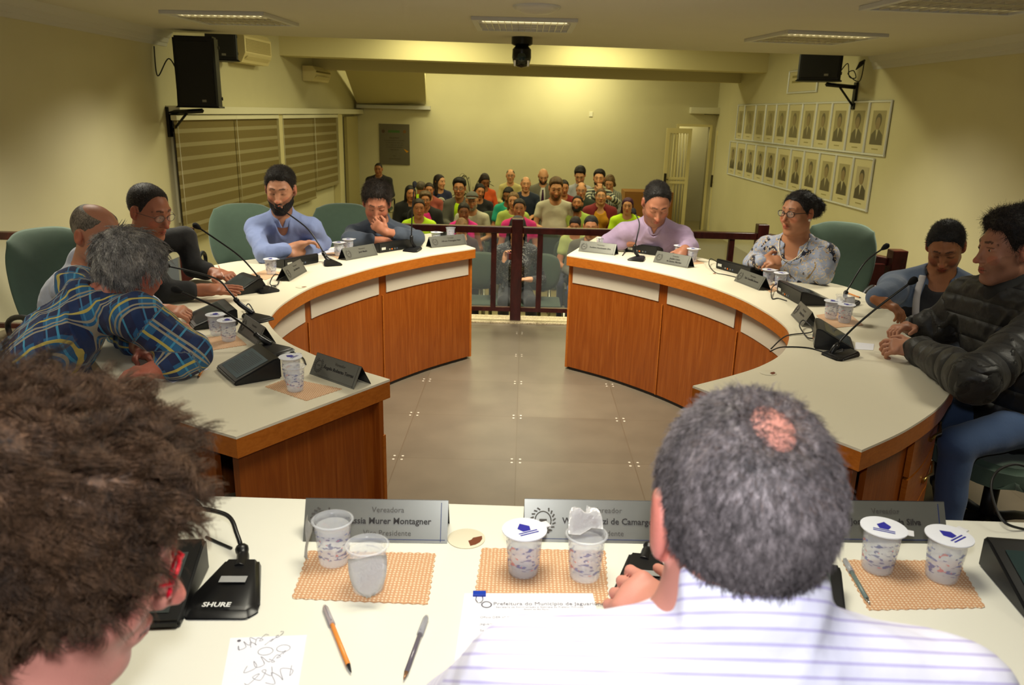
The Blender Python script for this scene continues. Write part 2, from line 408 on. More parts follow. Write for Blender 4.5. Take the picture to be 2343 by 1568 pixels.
for xx, cc in ((.14, (80, 62, 48)), (.84, (120, 84, 44))):
    bm = B(); lathe(bm, [(.035, 0), (.035, .003)], 10, 0, Matrix.Translation((w_*xx, -.014, h_*.82))@Matrix.Rotation(math.pi/2, 4, 'X')); obj('crest', bm, mat('crest_%d' % cc[0], cc, .6), t)
bm = B(); poly(bm, [(w_*.8, 0), (w_*.97, -.05), (w_*.9, -.08), (w_*.84, -.03)], .0, .003); bmesh.ops.rotate(bm, verts=bm.verts[:], cent=(0, 0, 0), matrix=Matrix.Rotation(math.pi/2, 3, 'X')); bmesh.ops.translate(bm, verts=bm.verts[:], vec=(0, -.014, h_*.40)); obj('yellow_mark', bm, mat('yellow_mark', (200, 140, 20), .6), t)

# ------------------------------------------------------------------ air conditioners high on the left wall
def aircon(label, y0, y1, z0, z1, dep):
    p0 = at_left(y0, .005); L = y1-y0; t = thing('air_conditioner', label, 'air conditioner', (p0.x, p0.y, 0), math.pi/2-ang, 'air conditioners on the left wall'); acm = mat('ac_plastic', (222, 208, 158), .5)
    bm = B(); n = [(0, z1), (-dep*.8, z1), (-dep, z1-.06), (-dep, z0+.12), (-dep*.75, z0), (0, z0)]
    A = [[bm.verts.new((x, q[0], q[1])) for q in n] for x in (0, L)]
    for k in range(6): bm.faces.new((A[0][k], A[0][(k+1) % 6], A[1][(k+1) % 6], A[1][k]))
    bm.faces.new(A[0]); bm.faces.new(A[1]); obj('ac_case', bm, acm, t)
    bm = B()
    for k in range(9): box(bm, (.05, -dep-.008, z0+.14+k*(z1-z0-.22)/9), (L-.05, -dep+.002, z0+.14+k*(z1-z0-.22)/9+.009))
    obj('ac_grille', bm, mat('ac_slats', (168, 152, 98), .5), t)
    bm = B(); M = Matrix.Translation((0, -dep*.88, z0+.05))@Matrix.Rotation(-.7, 4, 'X'); box(bm, (.06, -.05, -.004), (L-.06, .05, .004), 0, M); obj('ac_flap', bm, acm, t)
def ysx(px, off):
    y = 12
    for _ in range(8): y = onx(px, 110, XL(y)+off).y
    return y
aircon('larger cream air conditioner high on the wall beside the hanging speakers', ysx(562, .25), ysx(622, .25), 2.24, 2.62, .24)
aircon('smaller cream air conditioner between the two ceiling beams', ysx(716, .2), ysx(752, .2), 2.12, 2.36, .22)

# ------------------------------------------------------------------ framed portraits on the right wall
alum = mat('frame_aluminium', (228, 232, 242), .25, .35)
mattm = mat('mat_card', (205, 196, 158), .7)
angR = math.atan(.033)
photo_g = mat('portrait_paper', (150, 138, 96), .7); 
paneglass = mat('picture_glass', (235, 235, 235), .05, spec=.6, alpha=.12)
def portrait(y0, y1, z0, z1, label, tone, hairy, hazy, group, landscape=False):
    """y0 nearer the camera"""
    t = thing('framed_portrait' if not landscape else 'framed_certificate', label, 'picture frame', (XR(y0)-.002, y0, z0), math.pi/2+angR, group)
    Wd, Hh = (y1-y0)/math.cos(angR), z1-z0      # local x runs away from the camera, local +y into the room (-X)
    bm = B(); r = .022
    for q in ((0, 0, Wd, r), (0, Hh-r, Wd, Hh)): tube(bm, [(q[0], .014, (q[1]+q[3])/2), (q[2], .014, (q[1]+q[3])/2)], .014, 8)
    for xx in (r/2, Wd-r/2): tube(bm, [(xx, .014, 0), (xx, .014, Hh)], .014, 8)
    obj('frame', bm, alum, t, smooth=50)
    bm = B(); box(bm, (r/2, 0, r/2), (Wd-r/2, .008, Hh-r/2)); obj('mat_board', bm, mattm, t)
    if landscape:
        bm = B(); 
        for k in range(2): box(bm, (Wd*.12, .008, Hh*(.45+.22*k)), (Wd*.88, .0095, Hh*(.55+.22*k)))
        obj('certificate_text', bm, mat('faded_print', (150, 140, 92), .7), t); return t
    x0, x1, za, zb = Wd*.2, Wd*.8, Hh*.2, Hh*.82
    bgc = tuple(int(a+(b-a)*.35*hazy) for a, b in zip(tone, (205, 196, 158)))  # glare on the glass and print fading are both mixed into the colours
    bm = B(); box(bm, (x0, .008, za), (x1, .0095, zb)); obj('photo', bm, mat('photo_bg_%d_%d_%d' % bgc, bgc, .6), t)
    dk = tuple(int(a+(b-a)*hazy) for a, b in zip((58, 52, 40), bgc)); md = tuple(int(a+(b-a)*hazy*.8) for a, b in zip((132, 112, 82), bgc))
    cx = (x0+x1)/2; w2 = (x1-x0)/2; ht = zb-za
    def flat(name, pts, d, m):
        bm = B(); vs = [bm.verts.new((a, d, b)) for a, b in pts]; bm.faces.new(vs); r_ = bmesh.ops.extrude_face_region(bm, geom=bm.faces[:]); bmesh.ops.translate(bm, verts=[v for v in r_['geom'] if isinstance(v, bmesh.types.BMVert)], vec=(0, .001, 0)); obj(name, bm, m, t)
    flat('sitter_suit', [(cx-w2*.92, za+.002), (cx+w2*.92, za+.002), (cx+w2*.85, za+ht*.3), (cx+w2*.3, za+ht*.44), (cx-w2*.3, za+ht*.44), (cx-w2*.85, za+ht*.3)], .0096, mat('suit_%d_%d_%d' % dk, dk, .6))
    ell = lambda ex, ez, rx, rz: [(ex+rx*math.cos(a*math.pi/8), ez+rz*math.sin(a*math.pi/8)) for a in range(16)]
    flat('sitter_hair', ell(cx, za+ht*.70, w2*(.46 if hairy else .40), ht*.22), .0108, mat('suit_%d_%d_%d' % dk, dk, .6))
    flat('sitter_face', ell(cx, za+ht*.63, w2*.36, ht*.18), .012, mat('face_%d_%d_%d' % md, md, .6))
    flat('shirt_front', [(cx-w2*.18, za+ht*.44), (cx+w2*.18, za+ht*.44), (cx, za+ht*.12)], .0112, mat('shirtf_%d' % int(hazy*10), tuple(int(a+(b-a)*hazy) for a, b in zip((190, 182, 150), bgc)), .6))
    bm = B(); box(bm, (cx-w2*.5, .008, Hh*.11), (cx+w2*.5, .0092, Hh*.13)); obj('caption', bm, mat('faded_print', (150, 140, 92), .7), t)
    return t
def yR(px):
    y = 12
    for _ in range(8): y = onx(px, 300, XR(y)-.02).y
    return y
zf = lambda px, py: onx(px, py, XR(yR(px))).z
tops = [1683, 1699, 1724, 1747, 1771, 1798, 1830, 1862, 1897, 1937, 1981, 2031]
bots = [1673, 1690, 1711, 1734, 1757, 1784, 1816, 1847, 1883, 1922, 1963, 2010]
ordn = ['first', 'second', 'third', 'fourth', 'fifth', 'sixth', 'seventh', 'eighth', 'ninth', 'tenth', 'eleventh']
for k in range(11):
    i = 10-k; fd = [.4, .38, .4, .5, .55, .6, .62, .75, .85, .8, .8][k]; 
    desc = ['a sitter with curly hair', 'a thick-haired man in a dark suit', 'a man in a dark suit', 'a pale full-frame face', 'a man by a pale collar', 'a faded bust', 'a small faded bust', 'a nearly blank faded sheet', 'a very faded figure', 'a very faded bust', 'a small pale bust'][k]
    portrait(yR(tops[i+1]), yR(tops[i]), 1.30, 1.94, 'portrait of %s, upper row, %s from near end' % (desc, ordn[k]), (150, 140, 100), k in (0, 1), fd, 'portraits in the upper row')
for k in range(11):
    i = 10-k; fd = [.2, .25, .4, .4, .32, .3, .3, .35, .4, .4, .3][k]
    desc = ['a bald man in black', 'a man in white shirt and tie', 'a man in a bluish shirt', 'a man in a grey jacket', 'a man in a suit and tie', 'a long-haired sitter', 'a dark-haired sitter', 'a sitter in violet', 'a man with dark hair', 'a man in a black suit', 'a man on a dark olive ground'][k]
    portrait(yR(bots[i+1]), yR(bots[i]), .63, 1.27, 'portrait of %s, lower row, %s from near end' % (desc, ordn[k]), (176, 166, 138) if k == 0 else (160, 150, 112), k == 5, fd, 'portraits in the lower row')
portrait(yR(1856), yR(1790), 2.08, 2.42, 'framed certificate hung high, half behind the wall speaker', (0, 0, 0), 0, 0, None, True)

# ------------------------------------------------------------------ ceiling fixtures
louvm = mat('louvre_aluminium', (226, 220, 196), .25, .35); lampw = mat('luminaire_enamel', (205, 205, 205), .5); tubem = mat('tube_glass', (240, 236, 220), .3, emit=(255, 240, 190), estr=1.3)
def luminaire(label, c, rz, L=.86, Wd=.62):
    t = thing('recessed_luminaire', label, 'ceiling light', (c[0], c[1], CEIL), rz, 'louvred ceiling luminaires')
    bm = B(); f = .05
    for q in ((-L/2-f, -Wd/2-f, L/2+f, -Wd/2), (-L/2-f, Wd/2, L/2+f, Wd/2+f), (-L/2-f, -Wd/2, -L/2, Wd/2), (L/2, -Wd/2, L/2+f, Wd/2)): box(bm, (q[0], q[1], -.03), (q[2], q[3], .0), bev=.004)
    obj('lamp_frame', bm, lampw, t)
    bm = B(); box(bm, (-L/2, -Wd/2, -.004), (L/2, Wd/2, .002)); obj('reflector', bm, louvm, t)
    bm = B()
    for k in range(1, 4): box(bm, (-L/2, -Wd/2+Wd*k/4-.004, -.028), (L/2, -Wd/2+Wd*k/4+.004, -.004))
    for k in range(1, 14): box(bm, (-L/2+L*k/14-.002, -Wd/2, -.026), (-L/2+L*k/14+.002, Wd/2, -.005))
    obj('louvre_grid', bm, louvm, t)
    for k in (0, 2): 
        bm = B(); yy = -Wd/2+Wd*(k+1)/4+.06*(1 if k else -1); tube(bm, [(-L/2+.03, yy, -.012), (L/2-.03, yy, -.012)], .008, 8); obj('fluorescent_tube', bm, tubem, t)
luminaire('louvred ceiling light over the left side, near the hanging speakers', (-2.62, 7.42), math.radians(-3), .8, .8)
luminaire('louvred ceiling light in the middle, before the dome camera', (-.03, 7.37), math.radians(0), .78, .82)
luminaire('louvred ceiling light near the speaker beside the portraits', (2.68, 7.9), math.radians(8), .85, .85)
luminaire('louvred ceiling light at the upper right corner, nearest the camera', (2.85, 5.35), math.radians(6), 1.0, .9)
t = thing('ceiling_dome_lamp', 'round white dome lamp on the ceiling behind the middle luminaire', 'ceiling light', (onz(1228, 14, CEIL).x, onz(1228, 14, CEIL).y, CEIL))
bm = B(); lathe(bm, [(.17, 0), (.17, -.012), (.15, -.03), (.1, -.05), (.03, -.058), (.002, -.06)], 32); obj('glass_dome', bm, mat('opal_glass', (200, 196, 190), .3), t)
bm = B(); lathe(bm, [(.175, .0), (.175, -.014), (.168, -.014), (.168, 0)], 32, cap=False); obj('base_ring', bm, lampw, t)
q = onz(1195, 90, CEIL)
t = thing('dome_camera', 'black dome camera hanging from the ceiling edge', 'camera', (q.x, q.y-.25, CEIL))
blk = mat('gloss_black', (14, 14, 15), .2); 
bm = B(); lathe(bm, [(.11, 0), (.11, -.07), (.085, -.085), (.06, -.09), (.06, -.1)], 24); obj('ceiling_mount', bm, blk, t, smooth=40)
bm = B(); lathe(bm, [(.07, -.09), (.098, -.12), (.1, -.2), (.085, -.26), (.05, -.29), (.002, -.3)], 24); obj('camera_head', bm, blk, t, smooth=40)
bm = B(); lathe(bm, [(.04, 0), (.045, .02), (.03, .03), (.002, .032)], 16, M=Matrix.Translation((0, -.075, -.2))@Matrix.Rotation(math.pi/2, 4, 'X')); obj('lens', bm, mat('lens_teal', (10, 40, 48), .08, spec=.8), t, smooth=40)
for s in (-1, 1):
    bm = B(); box(bm, (s*.07-.012, -.075, -.29), (s*.07+.012, -.05, -.23), bev=.004); obj('chrome_tab', bm, louvm, t)

# ------------------------------------------------------------------ hanging loudspeakers
cab = mat('speaker_cabinet', (9, 9, 10), .55, bump=.2, bscale=300); grl = mat('speaker_grille', (14, 14, 15), .7, bump=.6, bscale=500); ltr = mat('logo_grey', (120, 118, 110), .5)
def loudspeaker(label, c, Wd, Dp, Hh, rz, tilt=0, logo=True):
    t = thing('wall_loudspeaker', label, 'speaker', c, rz)
    t.rotation_euler = (tilt, 0, rz)
    bm = B(); o = [(-Wd/2, -Dp/2), (Wd/2, -Dp/2), (Wd/2, Dp*.1), (Wd*.3, Dp/2), (-Wd*.3, Dp/2), (-Wd/2, Dp*.1)]
    poly(bm, o, 0, Hh); bmesh.ops.bevel(bm, geom=bm.edges[:], offset=.018, segments=2, affect='EDGES'); obj('cabinet', bm, cab, t, smooth=40)
    bm = B(); box(bm, (-Wd/2+.03, -Dp/2-.01, .04), (Wd/2-.03, -Dp/2+.004, Hh-.05), bev=.008); obj('front_grille', bm, grl, t)
    bm = B(); box(bm, (Wd*.12, -Dp/2-.013, .06), (Wd*.22, -Dp/2-.009, .085)); obj('badge', bm, ltr, t)
    for k in range(2):
        bm = B(); lathe(bm, [(.018, 0), (.018, .012), (.002, .013)], 10, M=Matrix.Translation((Wd/2-.004, .02, .1+k*(Hh-.2)))@Matrix.Rotation(math.pi/2, 4, 'Y')); obj('rigging_point', bm, cab, t)
    return t
def bracket(label, wall_pt, arm_end, drop, sgn):
    t = thing('speaker_bracket', label, 'bracket', wall_pt); e = Vector(arm_end)-Vector(wall_pt)
    bm = B(); box(bm, (-.02 if sgn > 0 else -.01, -.04, -drop), (.01 if sgn > 0 else .02, .04, .06)); obj('wall_plate', bm, cab, t)
    bm = B(); tube(bm, [(0, 0, 0), e], .025, 4); obj('arm', bm, cab, t)
    bm = B(); tube(bm, [(0, 0, -drop*.85), e*.55+Vector((0, 0, -.01))], .015, 4); obj('strut', bm, cab, t)
# left pair
YS = 8.8
p = ony(463, 247, YS); loudspeaker('large black loudspeaker hanging by the left wall', (p.x, YS, p.z), .42, .34, .72, math.radians(8), .0)
p2 = ony(497, 140, 10.3); loudspeaker('black loudspeaker half hidden behind the large one on the left', (p2.x, 10.3, p2.z), .50, .36, .40, math.radians(20), 0)
bracket('black wall bracket holding up the large left loudspeaker', (XL0+.022, 8.95, p.z-.06), (p.x, YS, p.z-.03), .26, 1)
# right
YS = 10.35
p = ony(1873, 187, YS); loudspeaker('black loudspeaker at the ceiling above the portraits', (p.x, YS, p.z), .50, .36, .50, math.radians(-22), 0)
xw = XR(10.5); bracket('black wall bracket under the loudspeaker above the portraits', (xw-.022, 10.5, p.z-.05), (p.x+.1, YS, p.z-.03), .27, -1)
cabm = mat('cable_black', (12, 12, 12), .5)
bm = B(); a = Vector((XL0+.02, 8.75, CEIL-.17)); pl = ony(412, 180, 8.75)
tube(bm, bez3([a, a+Vector((.03, -.05, -.3)), pl+Vector((-.1, 0, .2)), pl, pl+Vector((.02, 0, -.1))]), .007, 6)
o = obj('speaker_cable', bm, cabm); tag(o, 'black cable running from the ceiling to the large left loudspeaker', 'cable')
bm = B(); a = ony(1922, 165, 10.1); b = ony(1978, 140, 10.2)
tube(bm, bez3([a, a+Vector((.08, 0, .1)), a+Vector((.12, 0, -.05)), a+Vector((.2, 0, -.06)), a+Vector((.16, 0, .02)), a+Vector((.1, 0, -.02)), a+Vector((.25, 0, -.1)), b]), .006, 6)
tube(bm, [ony(1958, 160, 10.1), ony(1970, 146, 10.1), ony(1978, 138, 10.15)], [.005, .03, .012], 8)
o = obj('speaker_cable', bm, cabm); tag(o, 'tangled black cable bundle beside the right loudspeaker', 'cable')
# ------------------------------------------------------------------ wood
def woodmat(name, c1, c2, c3, sc=(26, 26, 1.6), rough=.32):
    g = G(name, rough, 0, .45); v = g.obj(); m_ = g.mapping(v, sc)
    n1 = g.noise(m_, 1.6, 5, 1.2); n2 = g.noise(g.mapping(v, (sc[0]*5, sc[1]*5, sc[2]*2)), 1.5, 2)
    f = g.math('ADD', g.math('MULTIPLY', n1, .75), g.math('MULTIPLY', n2, .25))
    g.color(g.ramp(f, [(.3, c1), (.52, c2), (.72, c3)])); g.bump(n2, .06, .001); return g.m
woodp = woodmat('cherry_panel', (126, 60, 16), (144, 74, 22), (160, 90, 34))
woode = woodmat('cherry_edge', (158, 86, 22), (174, 98, 30), (184, 108, 38), (14, 14, 40))
darkwood = woodmat('rail_wood', (44, 14, 12), (60, 22, 18), (78, 30, 24), (6, 6, 3), .25)
lam = mat('desk_laminate', (222, 214, 190), .38, noise=.012, nscale=8)
whitep = mat('white_inlay', (196, 186, 168), .5)
ZT = .80; TH = .068
def offs(pts, d):
    out = []
    for i, p in enumerate(pts):
        a, b = pts[max(i-1, 0)], pts[min(i+1, len(pts)-1)]; t = (b-a).normalized(); out.append(p+Vector((-t.y, t.x))*d)
    return out
def resample(pts, n):
    L = [0]
    for a, b in zip(pts, pts[1:]): L.append(L[-1]+(b-a).length)
    out = []
    for k in range(n+1):
        s = L[-1]*k/n; j = max(1, next((i for i, l in enumerate(L) if l >= s-1e-9), len(L)-1)); u = (s-L[j-1])/max(L[j]-L[j-1], 1e-9)
        out.append(pts[j-1].lerp(pts[j], u))
    return out, L[-1]
def px2(l, z=ZT): return [onz(x, y, z).xy for x, y in l]
def ribbon(bm, pts, z0, z1, t, mi=0):
    q = offs(pts, t); n = len(pts); R = [[bm.verts.new((p.x, p.y, z)) for p in pp] for pp, z in ((pts, z0), (pts, z1), (q, z1), (q, z0))]
    for a, b in ((0, 1), (1, 2), (2, 3), (3, 0)):
        for k in range(n-1):
            f = bm.faces.new((R[a][k], R[a][k+1], R[b][k+1], R[b][k])); f.material_index = mi
    for k in (0, n-1): bm.faces.new([R[a][k] for a in range(4)]).material_index = mi
def council_desk(label, inner, outer, sgn, seams, handles):
    """inner and outer edges from the far (opening) end to the near end; sgn +1: outside lies on the left of the inner path"""
    t = thing('curved_desk', label, 'desk', (0, 0, 0))
    inn, _ = resample(spline(inner, 12), 90); out, _ = resample(spline(outer, 12), 90)
    bm = B(); poly(bm, inn+out[::-1], ZT-.008, ZT, 0); obj('desktop', bm, lam, t)
    shr = lambda p, q: p.lerp(q, .0)
    bm = B(); poly(bm, inn+out[::-1], ZT-TH, ZT-.0085, 0); obj('edge_band', bm, woode, t)
    base = offs(inn, .035*sgn); Ls = [0]
    for a, b in zip(base, base[1:]): Ls.append(Ls[-1]+(b-a).length)
    sp = [min(range(len(base)), key=lambda i: (base[i]-s).length) for s in seams]
    cuts = [0]+sp; step = Ls[sp[-1]]-Ls[sp[-2]] if len(sp) > 1 else .7
    while Ls[-1]-Ls[cuts[-1]] > step*1.3:
        tgt = Ls[cuts[-1]]+step; cuts.append(min(range(len(base)), key=lambda i: abs(Ls[i]-tgt)))
    cuts.append(len(base)-1)
    for a, b in zip(cuts, cuts[1:]):
        if b-a < 2: continue
        seg = base[a:b+1]; bm = B(); ribbon(bm, seg, .02, ZT-TH-.001, .02*sgn); obj('front_panel', bm, woodp, t)
        q = seg[:]; d0 = (q[1]-q[0]).normalized(); d1 = (q[-1]-q[-2]).normalized(); q[0] = q[0]+d0*(.035 if a else .055); q[-1] = q[-1]-d1*.035
        bm = B(); ribbon(bm, offs(q, -.004*sgn), ZT-TH-.118, ZT-TH-.006, .004*sgn); obj('white_inlay', bm, whitep, t)
        p = seg[-1]; bm = B(); M = Matrix.Translation((p.x, p.y, 0))@Matrix.Rotation(math.atan2(d1.y, d1.x), 4, 'Z')
        box(bm, (-.004, -.006, .02), (.004, .006, ZT-TH-.13), 0, M); obj('panel_joint', bm, woode, t)
    # end panels
    def endp(a, b, i0, i1):
        d = (b-a).normalized(); bm = B(); M = Matrix.Translation((a.x, a.y, 0))@Matrix.Rotation(math.atan2(d.y, d.x), 4, 'Z')
        box(bm, (i0, -.014, .015), ((b-a).length-i1, .014, ZT-TH-.001), 0, M); return bm
    obj('end_panel', endp(base[0]+(base[1]-base[0]).normalized()*.015, out[0], 0, .12), woode, t)
    a, b = base[-1], out[-1]; d = (out[-2]-out[-1]).normalized(); e = (base[-2]-base[-1]).normalized()
    obj('end_panel', endp(a+e*.05, b+d*.06, .0, .04), woodp, t)
    # drawer pedestal under the near end: outer face follows the desk edge
    oo = offs(out, -.05*sgn)[-26:-3]; bm = B(); ribbon(bm, oo, .02, ZT-TH-.001, .02*-sgn); obj('pedestal_side', bm, woodp, t)
    for k, (z0, z1) in enumerate(((.56, .71), (.40, .55), (.05, .39))):
        bm = B(); ribbon(bm, offs(oo, .02*sgn)[3:17], z0, z1, -.018*sgn); dr_ = obj('drawer', bm, woode, t)
        if k < 2:
            p = offs(oo, .04*sgn)[10]; q1 = offs(oo, .024*sgn)[8]; q2 = offs(oo, .024*sgn)[12]; zz = (z0+z1)/2
            bm = B(); tube(bm, [(q1.x, q1.y, zz), (q1.x*.5+p.x*.5+0, q1.y*.5+p.y*.5, zz+.004), (p.x, p.y, zz-.004), (q2.x*.5+p.x*.5, q2.y*.5+p.y*.5, zz+.004), (q2.x, q2.y, zz)], [.008, .005, .007, .005, .008], 8)
            obj('handle', bm, mat('brass', (170, 140, 80), .25, .9), dr_)
    bm = B(); p1, p2 = base[-1]+e*.05, base[-12]; q = oo[0]; ribbon(bm, [q, q.lerp(base[-28], .8)], .02, ZT-TH-.001, .018); obj('pedestal_back', bm, woodp, t)
    bm = B(); ribbon(bm, offs(base, .004*sgn)[1:-2], 0, .02, .016*sgn); obj('plinth', bm, mat('plinth_black', (20, 18, 16), .5), t)
    return t
Lin = px2([(1088, 568), (985, 584), (877, 606), (790, 630), (716, 655), (650, 693), (617, 728), (618, 745), (650, 778), (700, 804), (760, 828), (892, 868)])
Lout = px2([(985, 534), (880, 548), (800, 559), (640, 585), (487, 608)]) + [Vector((-1.76, 4.05)), Vector((-1.80, 3.5)), Vector((-1.70, 2.95)), Vector((-1.48, 2.6))] + px2([(290, 885), (330, 920), (400, 957), (540, 1000)])
Rin = px2([(1297, 584), (1400, 601), (1510, 624), (1600, 648), (1684, 678), (1750, 712), (1795, 745), (1806, 770), (1790, 808), (1740, 838), (1670, 861), (1585, 883)])
Rout = px2([(1367, 541), (1480, 562), (1590, 587), (1700, 612), (1800, 630), (1932, 655), (2026, 695), (2099, 745)]) + px2([(2150, 810), (2186, 867), (2177, 893), (2149, 931), (2073, 983), (1972, 1030)])
dl_ = council_desk('curved cherry wood desk with cream top, left of the gap toward the railing', Lin, Lout, -1, px2([(880, 605), (717, 655)]), 2)
dr_ = council_desk('curved cherry wood desk with cream top and brass drawer handle, right of the gap', Rin, Rout, 1, px2([(1512, 624), (1686, 678)]), 2)
# presiding desk
ZP = .915; YF = onz(1171, 1157, ZP).y
bm = B(); box(bm, (-2.2, -2.4, 0), (2.4, YF-.06, .10), bev=.004); struct('trim_dais', bm, granm)
t = thing('presiding_desk', 'long straight desk with pale cream top in the foreground', 'desk', (0, YF-.4, .10))
ax_ = -.008
bm = B(); box(bm, (-1.75, -.42, ZP-.10-.03), (2.0, .40, ZP-.10), bev=.003); obj('desktop', bm, mat('desk_laminate_pale', (228, 226, 212), .35, noise=.01, nscale=5), t)
bm = B(); box(bm, (-1.7, .33, 0), (1.95, .36, ZP-.131)); obj('front_panel', bm, woodp, t)
for xx in (-1.7, .1, 1.92):
    bm = B(); box(bm, (xx, -.38, 0), (xx+.03, .33, ZP-.131)); obj('end_panel', bm, woodp, t)
t.rotation_euler = (0, 0, -.006)
# ------------------------------------------------------------------ railing
glassm = mat('clear_glass', (210, 225, 230), .03, spec=.8, alpha=.07)
def post(t, p, h, w=.045, top=True):
    bm = B(); box(bm, (p[0]-w, p[1]-w, p[2]), (p[0]+w, p[1]+w, p[2]+h), bev=.006); obj('newel_post', bm, darkwood, t)
def railrun(t, a, b, zt=.80, zb=.10, panes=1, base=.012):
    a, b = Vector(a), Vector(b); d = (b-a).normalized(); L = (b-a).length; rz = math.atan2(d.y, d.x); M = Matrix.Translation((a.x, a.y, 0))@Matrix.Rotation(rz, 4, 'Z')
    bm = B(); box(bm, (0, -.035, zt-.055), (L, .035, zt), 0, M, bev=.008); obj('handrail', bm, darkwood, t)
    bm = B(); box(bm, (0, -.02, zb), (L, .02, zb+.035), 0, M); obj('bottom_rail', bm, darkwood, t)
    for k in range(panes):
        x0, x1 = L*k/panes, L*(k+1)/panes
        if k: 
            bm = B(); box(bm, (x0-.02, -.02, zb+.035), (x0+.02, .02, zt-.055), 0, M); obj('baluster', bm, darkwood, t)
        bm = B(); box(bm, (x0+.02, -.003, zb+.035), (x1-.02, .003, zt-.056), 0, M); obj('glass_pane', bm, glassm, t)
YR_ = 6.42
t = thing('railing', 'dark wooden railing with glass panes and a central post in the gap', 'railing', (0, 0, 0))
post(t, (-.04, YR_, .012), .855, .046)
for s, xe in ((-1, -1.95), (1, 1.92)):
    x0 = -.04+s*.046; x1 = xe
    railrun(t, (min(x0, x1), YR_), (max(x0, x1), YR_), .80, .085, 1)
for xx in (-.04-.19, -.04+.19):
    bm = B(); box(bm, (xx-.022, YR_-.022, .12), (xx+.022, YR_+.022, .745)); obj('baluster', bm, darkwood, t)
for xx in (-1.2, 1.2, 1.72):
    bm = B(); box(bm, (xx-.022, YR_-.022, .12), (xx+.022, YR_+.022, .745)); obj('baluster', bm, darkwood, t)
post(t, (1.96, YR_, .012), .86); post(t, (-1.98, YR_, .012), .86)
t = thing('railing', 'dark wooden railing section slanting forward beside the hoodie wearer', 'railing', (0, 0, 0))
pr = onz(2055, 572, .86); post(t, (pr.x, pr.y, 0), .86, .05); railrun(t, (2.0, YR_-.02), (pr.x-.03, pr.y+.03), .80, .09, 3)
bm = B(); box(bm, (pr.x-.30, pr.y-.02, .0), (pr.x-.08, pr.y+.02, .76)); obj('side_board', bm, darkwood, t)
t = thing('railing', 'dark wooden railing section behind the man in black on the left', 'railing', (0, 0, 0))
pl_ = onz(420, 541, .80); railrun(t, (XL0+.05, pl_.y), (-2.42, pl_.y), .80, .09, 2); post(t, (-2.38, pl_.y, 0), .86)

# ------------------------------------------------------------------ green office chairs
greenf = mat('green_fabric', (76, 96, 80), .9, noise=.08, nscale=30, bump=.35, bscale=500, sheen=.3)
plast = mat('black_plastic', (20, 20, 20), .5); 
def back_bm(w, h, th, curve):
    bm = B(); nx, nz = 12, 14; vs = {}
    for s in (0, 1):
        for i in range(nx+1):
            for j in range(nz+1):
                u = i/nx*2-1; v = j/nz*2-1
                # rounded shield outline
                k = max(abs(u), abs(v)); 
                rr = (abs(u)**3.2+abs(v)**3.2)**(1/3.2) if k > 0 else 1
                sc_ = k/rr if rr > 0 else 1
                x = u*sc_*w/2*(1-.10*(v < 0)*abs(v)); z = v*sc_*h/2
                edge = max(0, 1-(k**5)); y = -curve*(1-u*u)*.0+curve*u*u*-1
                vs[(s, i, j)] = bm.verts.new((x, y+(th*.5*edge if s else -th*.5*edge)+.10*(z/h)**2, z))
    for s in (0, 1):
        for i in range(nx):
            for j in range(nz):
                q = [vs[(s, i, j)], vs[(s, i+1, j)], vs[(s, i+1, j+1)], vs[(s, i, j+1)]]; f = bm.faces.new(q if s else q[::-1]); f.smooth = True
    bmesh.ops.remove_doubles(bm, verts=bm.verts[:], dist=.0006); return bm
def office_chair(label, loc, rz, group='green swivel chairs', zb=.0, bh=.54, seat=.47, bw=.50):
    """origin on the floor; local -y is the front of the chair"""
    t = thing('swivel_chair', label, 'chair', (loc[0], loc[1], zb), rz, group)
    bm = back_bm(bw, bh, .07, .06); o = obj('backrest', bm, greenf, t, loc=(0, .25, seat+.06+bh/2)); o.rotation_euler = (math.radians(-7), 0, 0); sm_ = o.modifiers.new('smooth', 'SUBSURF'); sm_.levels = sm_.render_levels = 1
    bm = B(); poly(bm, [(r*.25*math.cos(a)*1.0, r*.24*math.sin(a)) for a, r in ((2*math.pi*k/28, 1/((abs(math.cos(2*math.pi*k/28))**3+abs(math.sin(2*math.pi*k/28))**3)**(1/3))) for k in range(28))], seat-.075, seat-.005)
    bmesh.ops.bevel(bm, geom=[e for e in bm.edges if len(e.link_faces) == 2 and e.calc_face_angle(0) > 1], offset=.022, segments=3, affect='EDGES'); obj('seat', bm, greenf, t, smooth=50)
    bm = B(); tube(bm, [(0, .1, seat-.085), (0, .27, seat-.08), (0, .31, seat+.1), (0, .30, seat+.3)], .022, 6, flat=.5); obj('back_support', bm, plast, t)
    bm = B(); lathe(bm, [(.03, .09), (.03, .25), (.022, .25), (.022, seat-.08)], 12); box(bm, (-.09, -.09, seat-.10), (.09, .12, seat-.076)); obj('gas_column', bm, plast, t)
    for s in (-1, 1):
        bm = B(); x = s*.27
        tube(bm, bez3([(s*.2, .05, seat-.08), (x, .04, seat-.06), (x, .17, seat+.1), (x, .2, seat+.2), (x, .08, seat+.25), (x, -.12, seat+.23), (x, -.19, seat+.12), (x, -.12, seat+.0), (x, .0, seat-.06), (s*.2, .02, seat-.08)], 4), .013, 8); obj('armrest', bm, plast, t)
    for k in range(5):
        a = 2*math.pi*k/5+.3; c, s = math.cos(a), math.sin(a)
        bm = B(); tube(bm, [(0, 0, .10), (c*.15, s*.15, .09), (c*.28, s*.28, .065)], [.028, .022, .016], 6); l = obj('leg', bm, plast, t)
        bm = B(); lathe(bm, [(.024, -.018), (.027, 0), (.024, .018)], 10, M=Matrix.Translation((c*.29, s*.29, .028))@Matrix.Rotation(a+math.pi/2, 4, 'Z')@Matrix.Rotation(math.pi/2, 4, 'Y')); obj('caster', bm, plast, l)
    return t
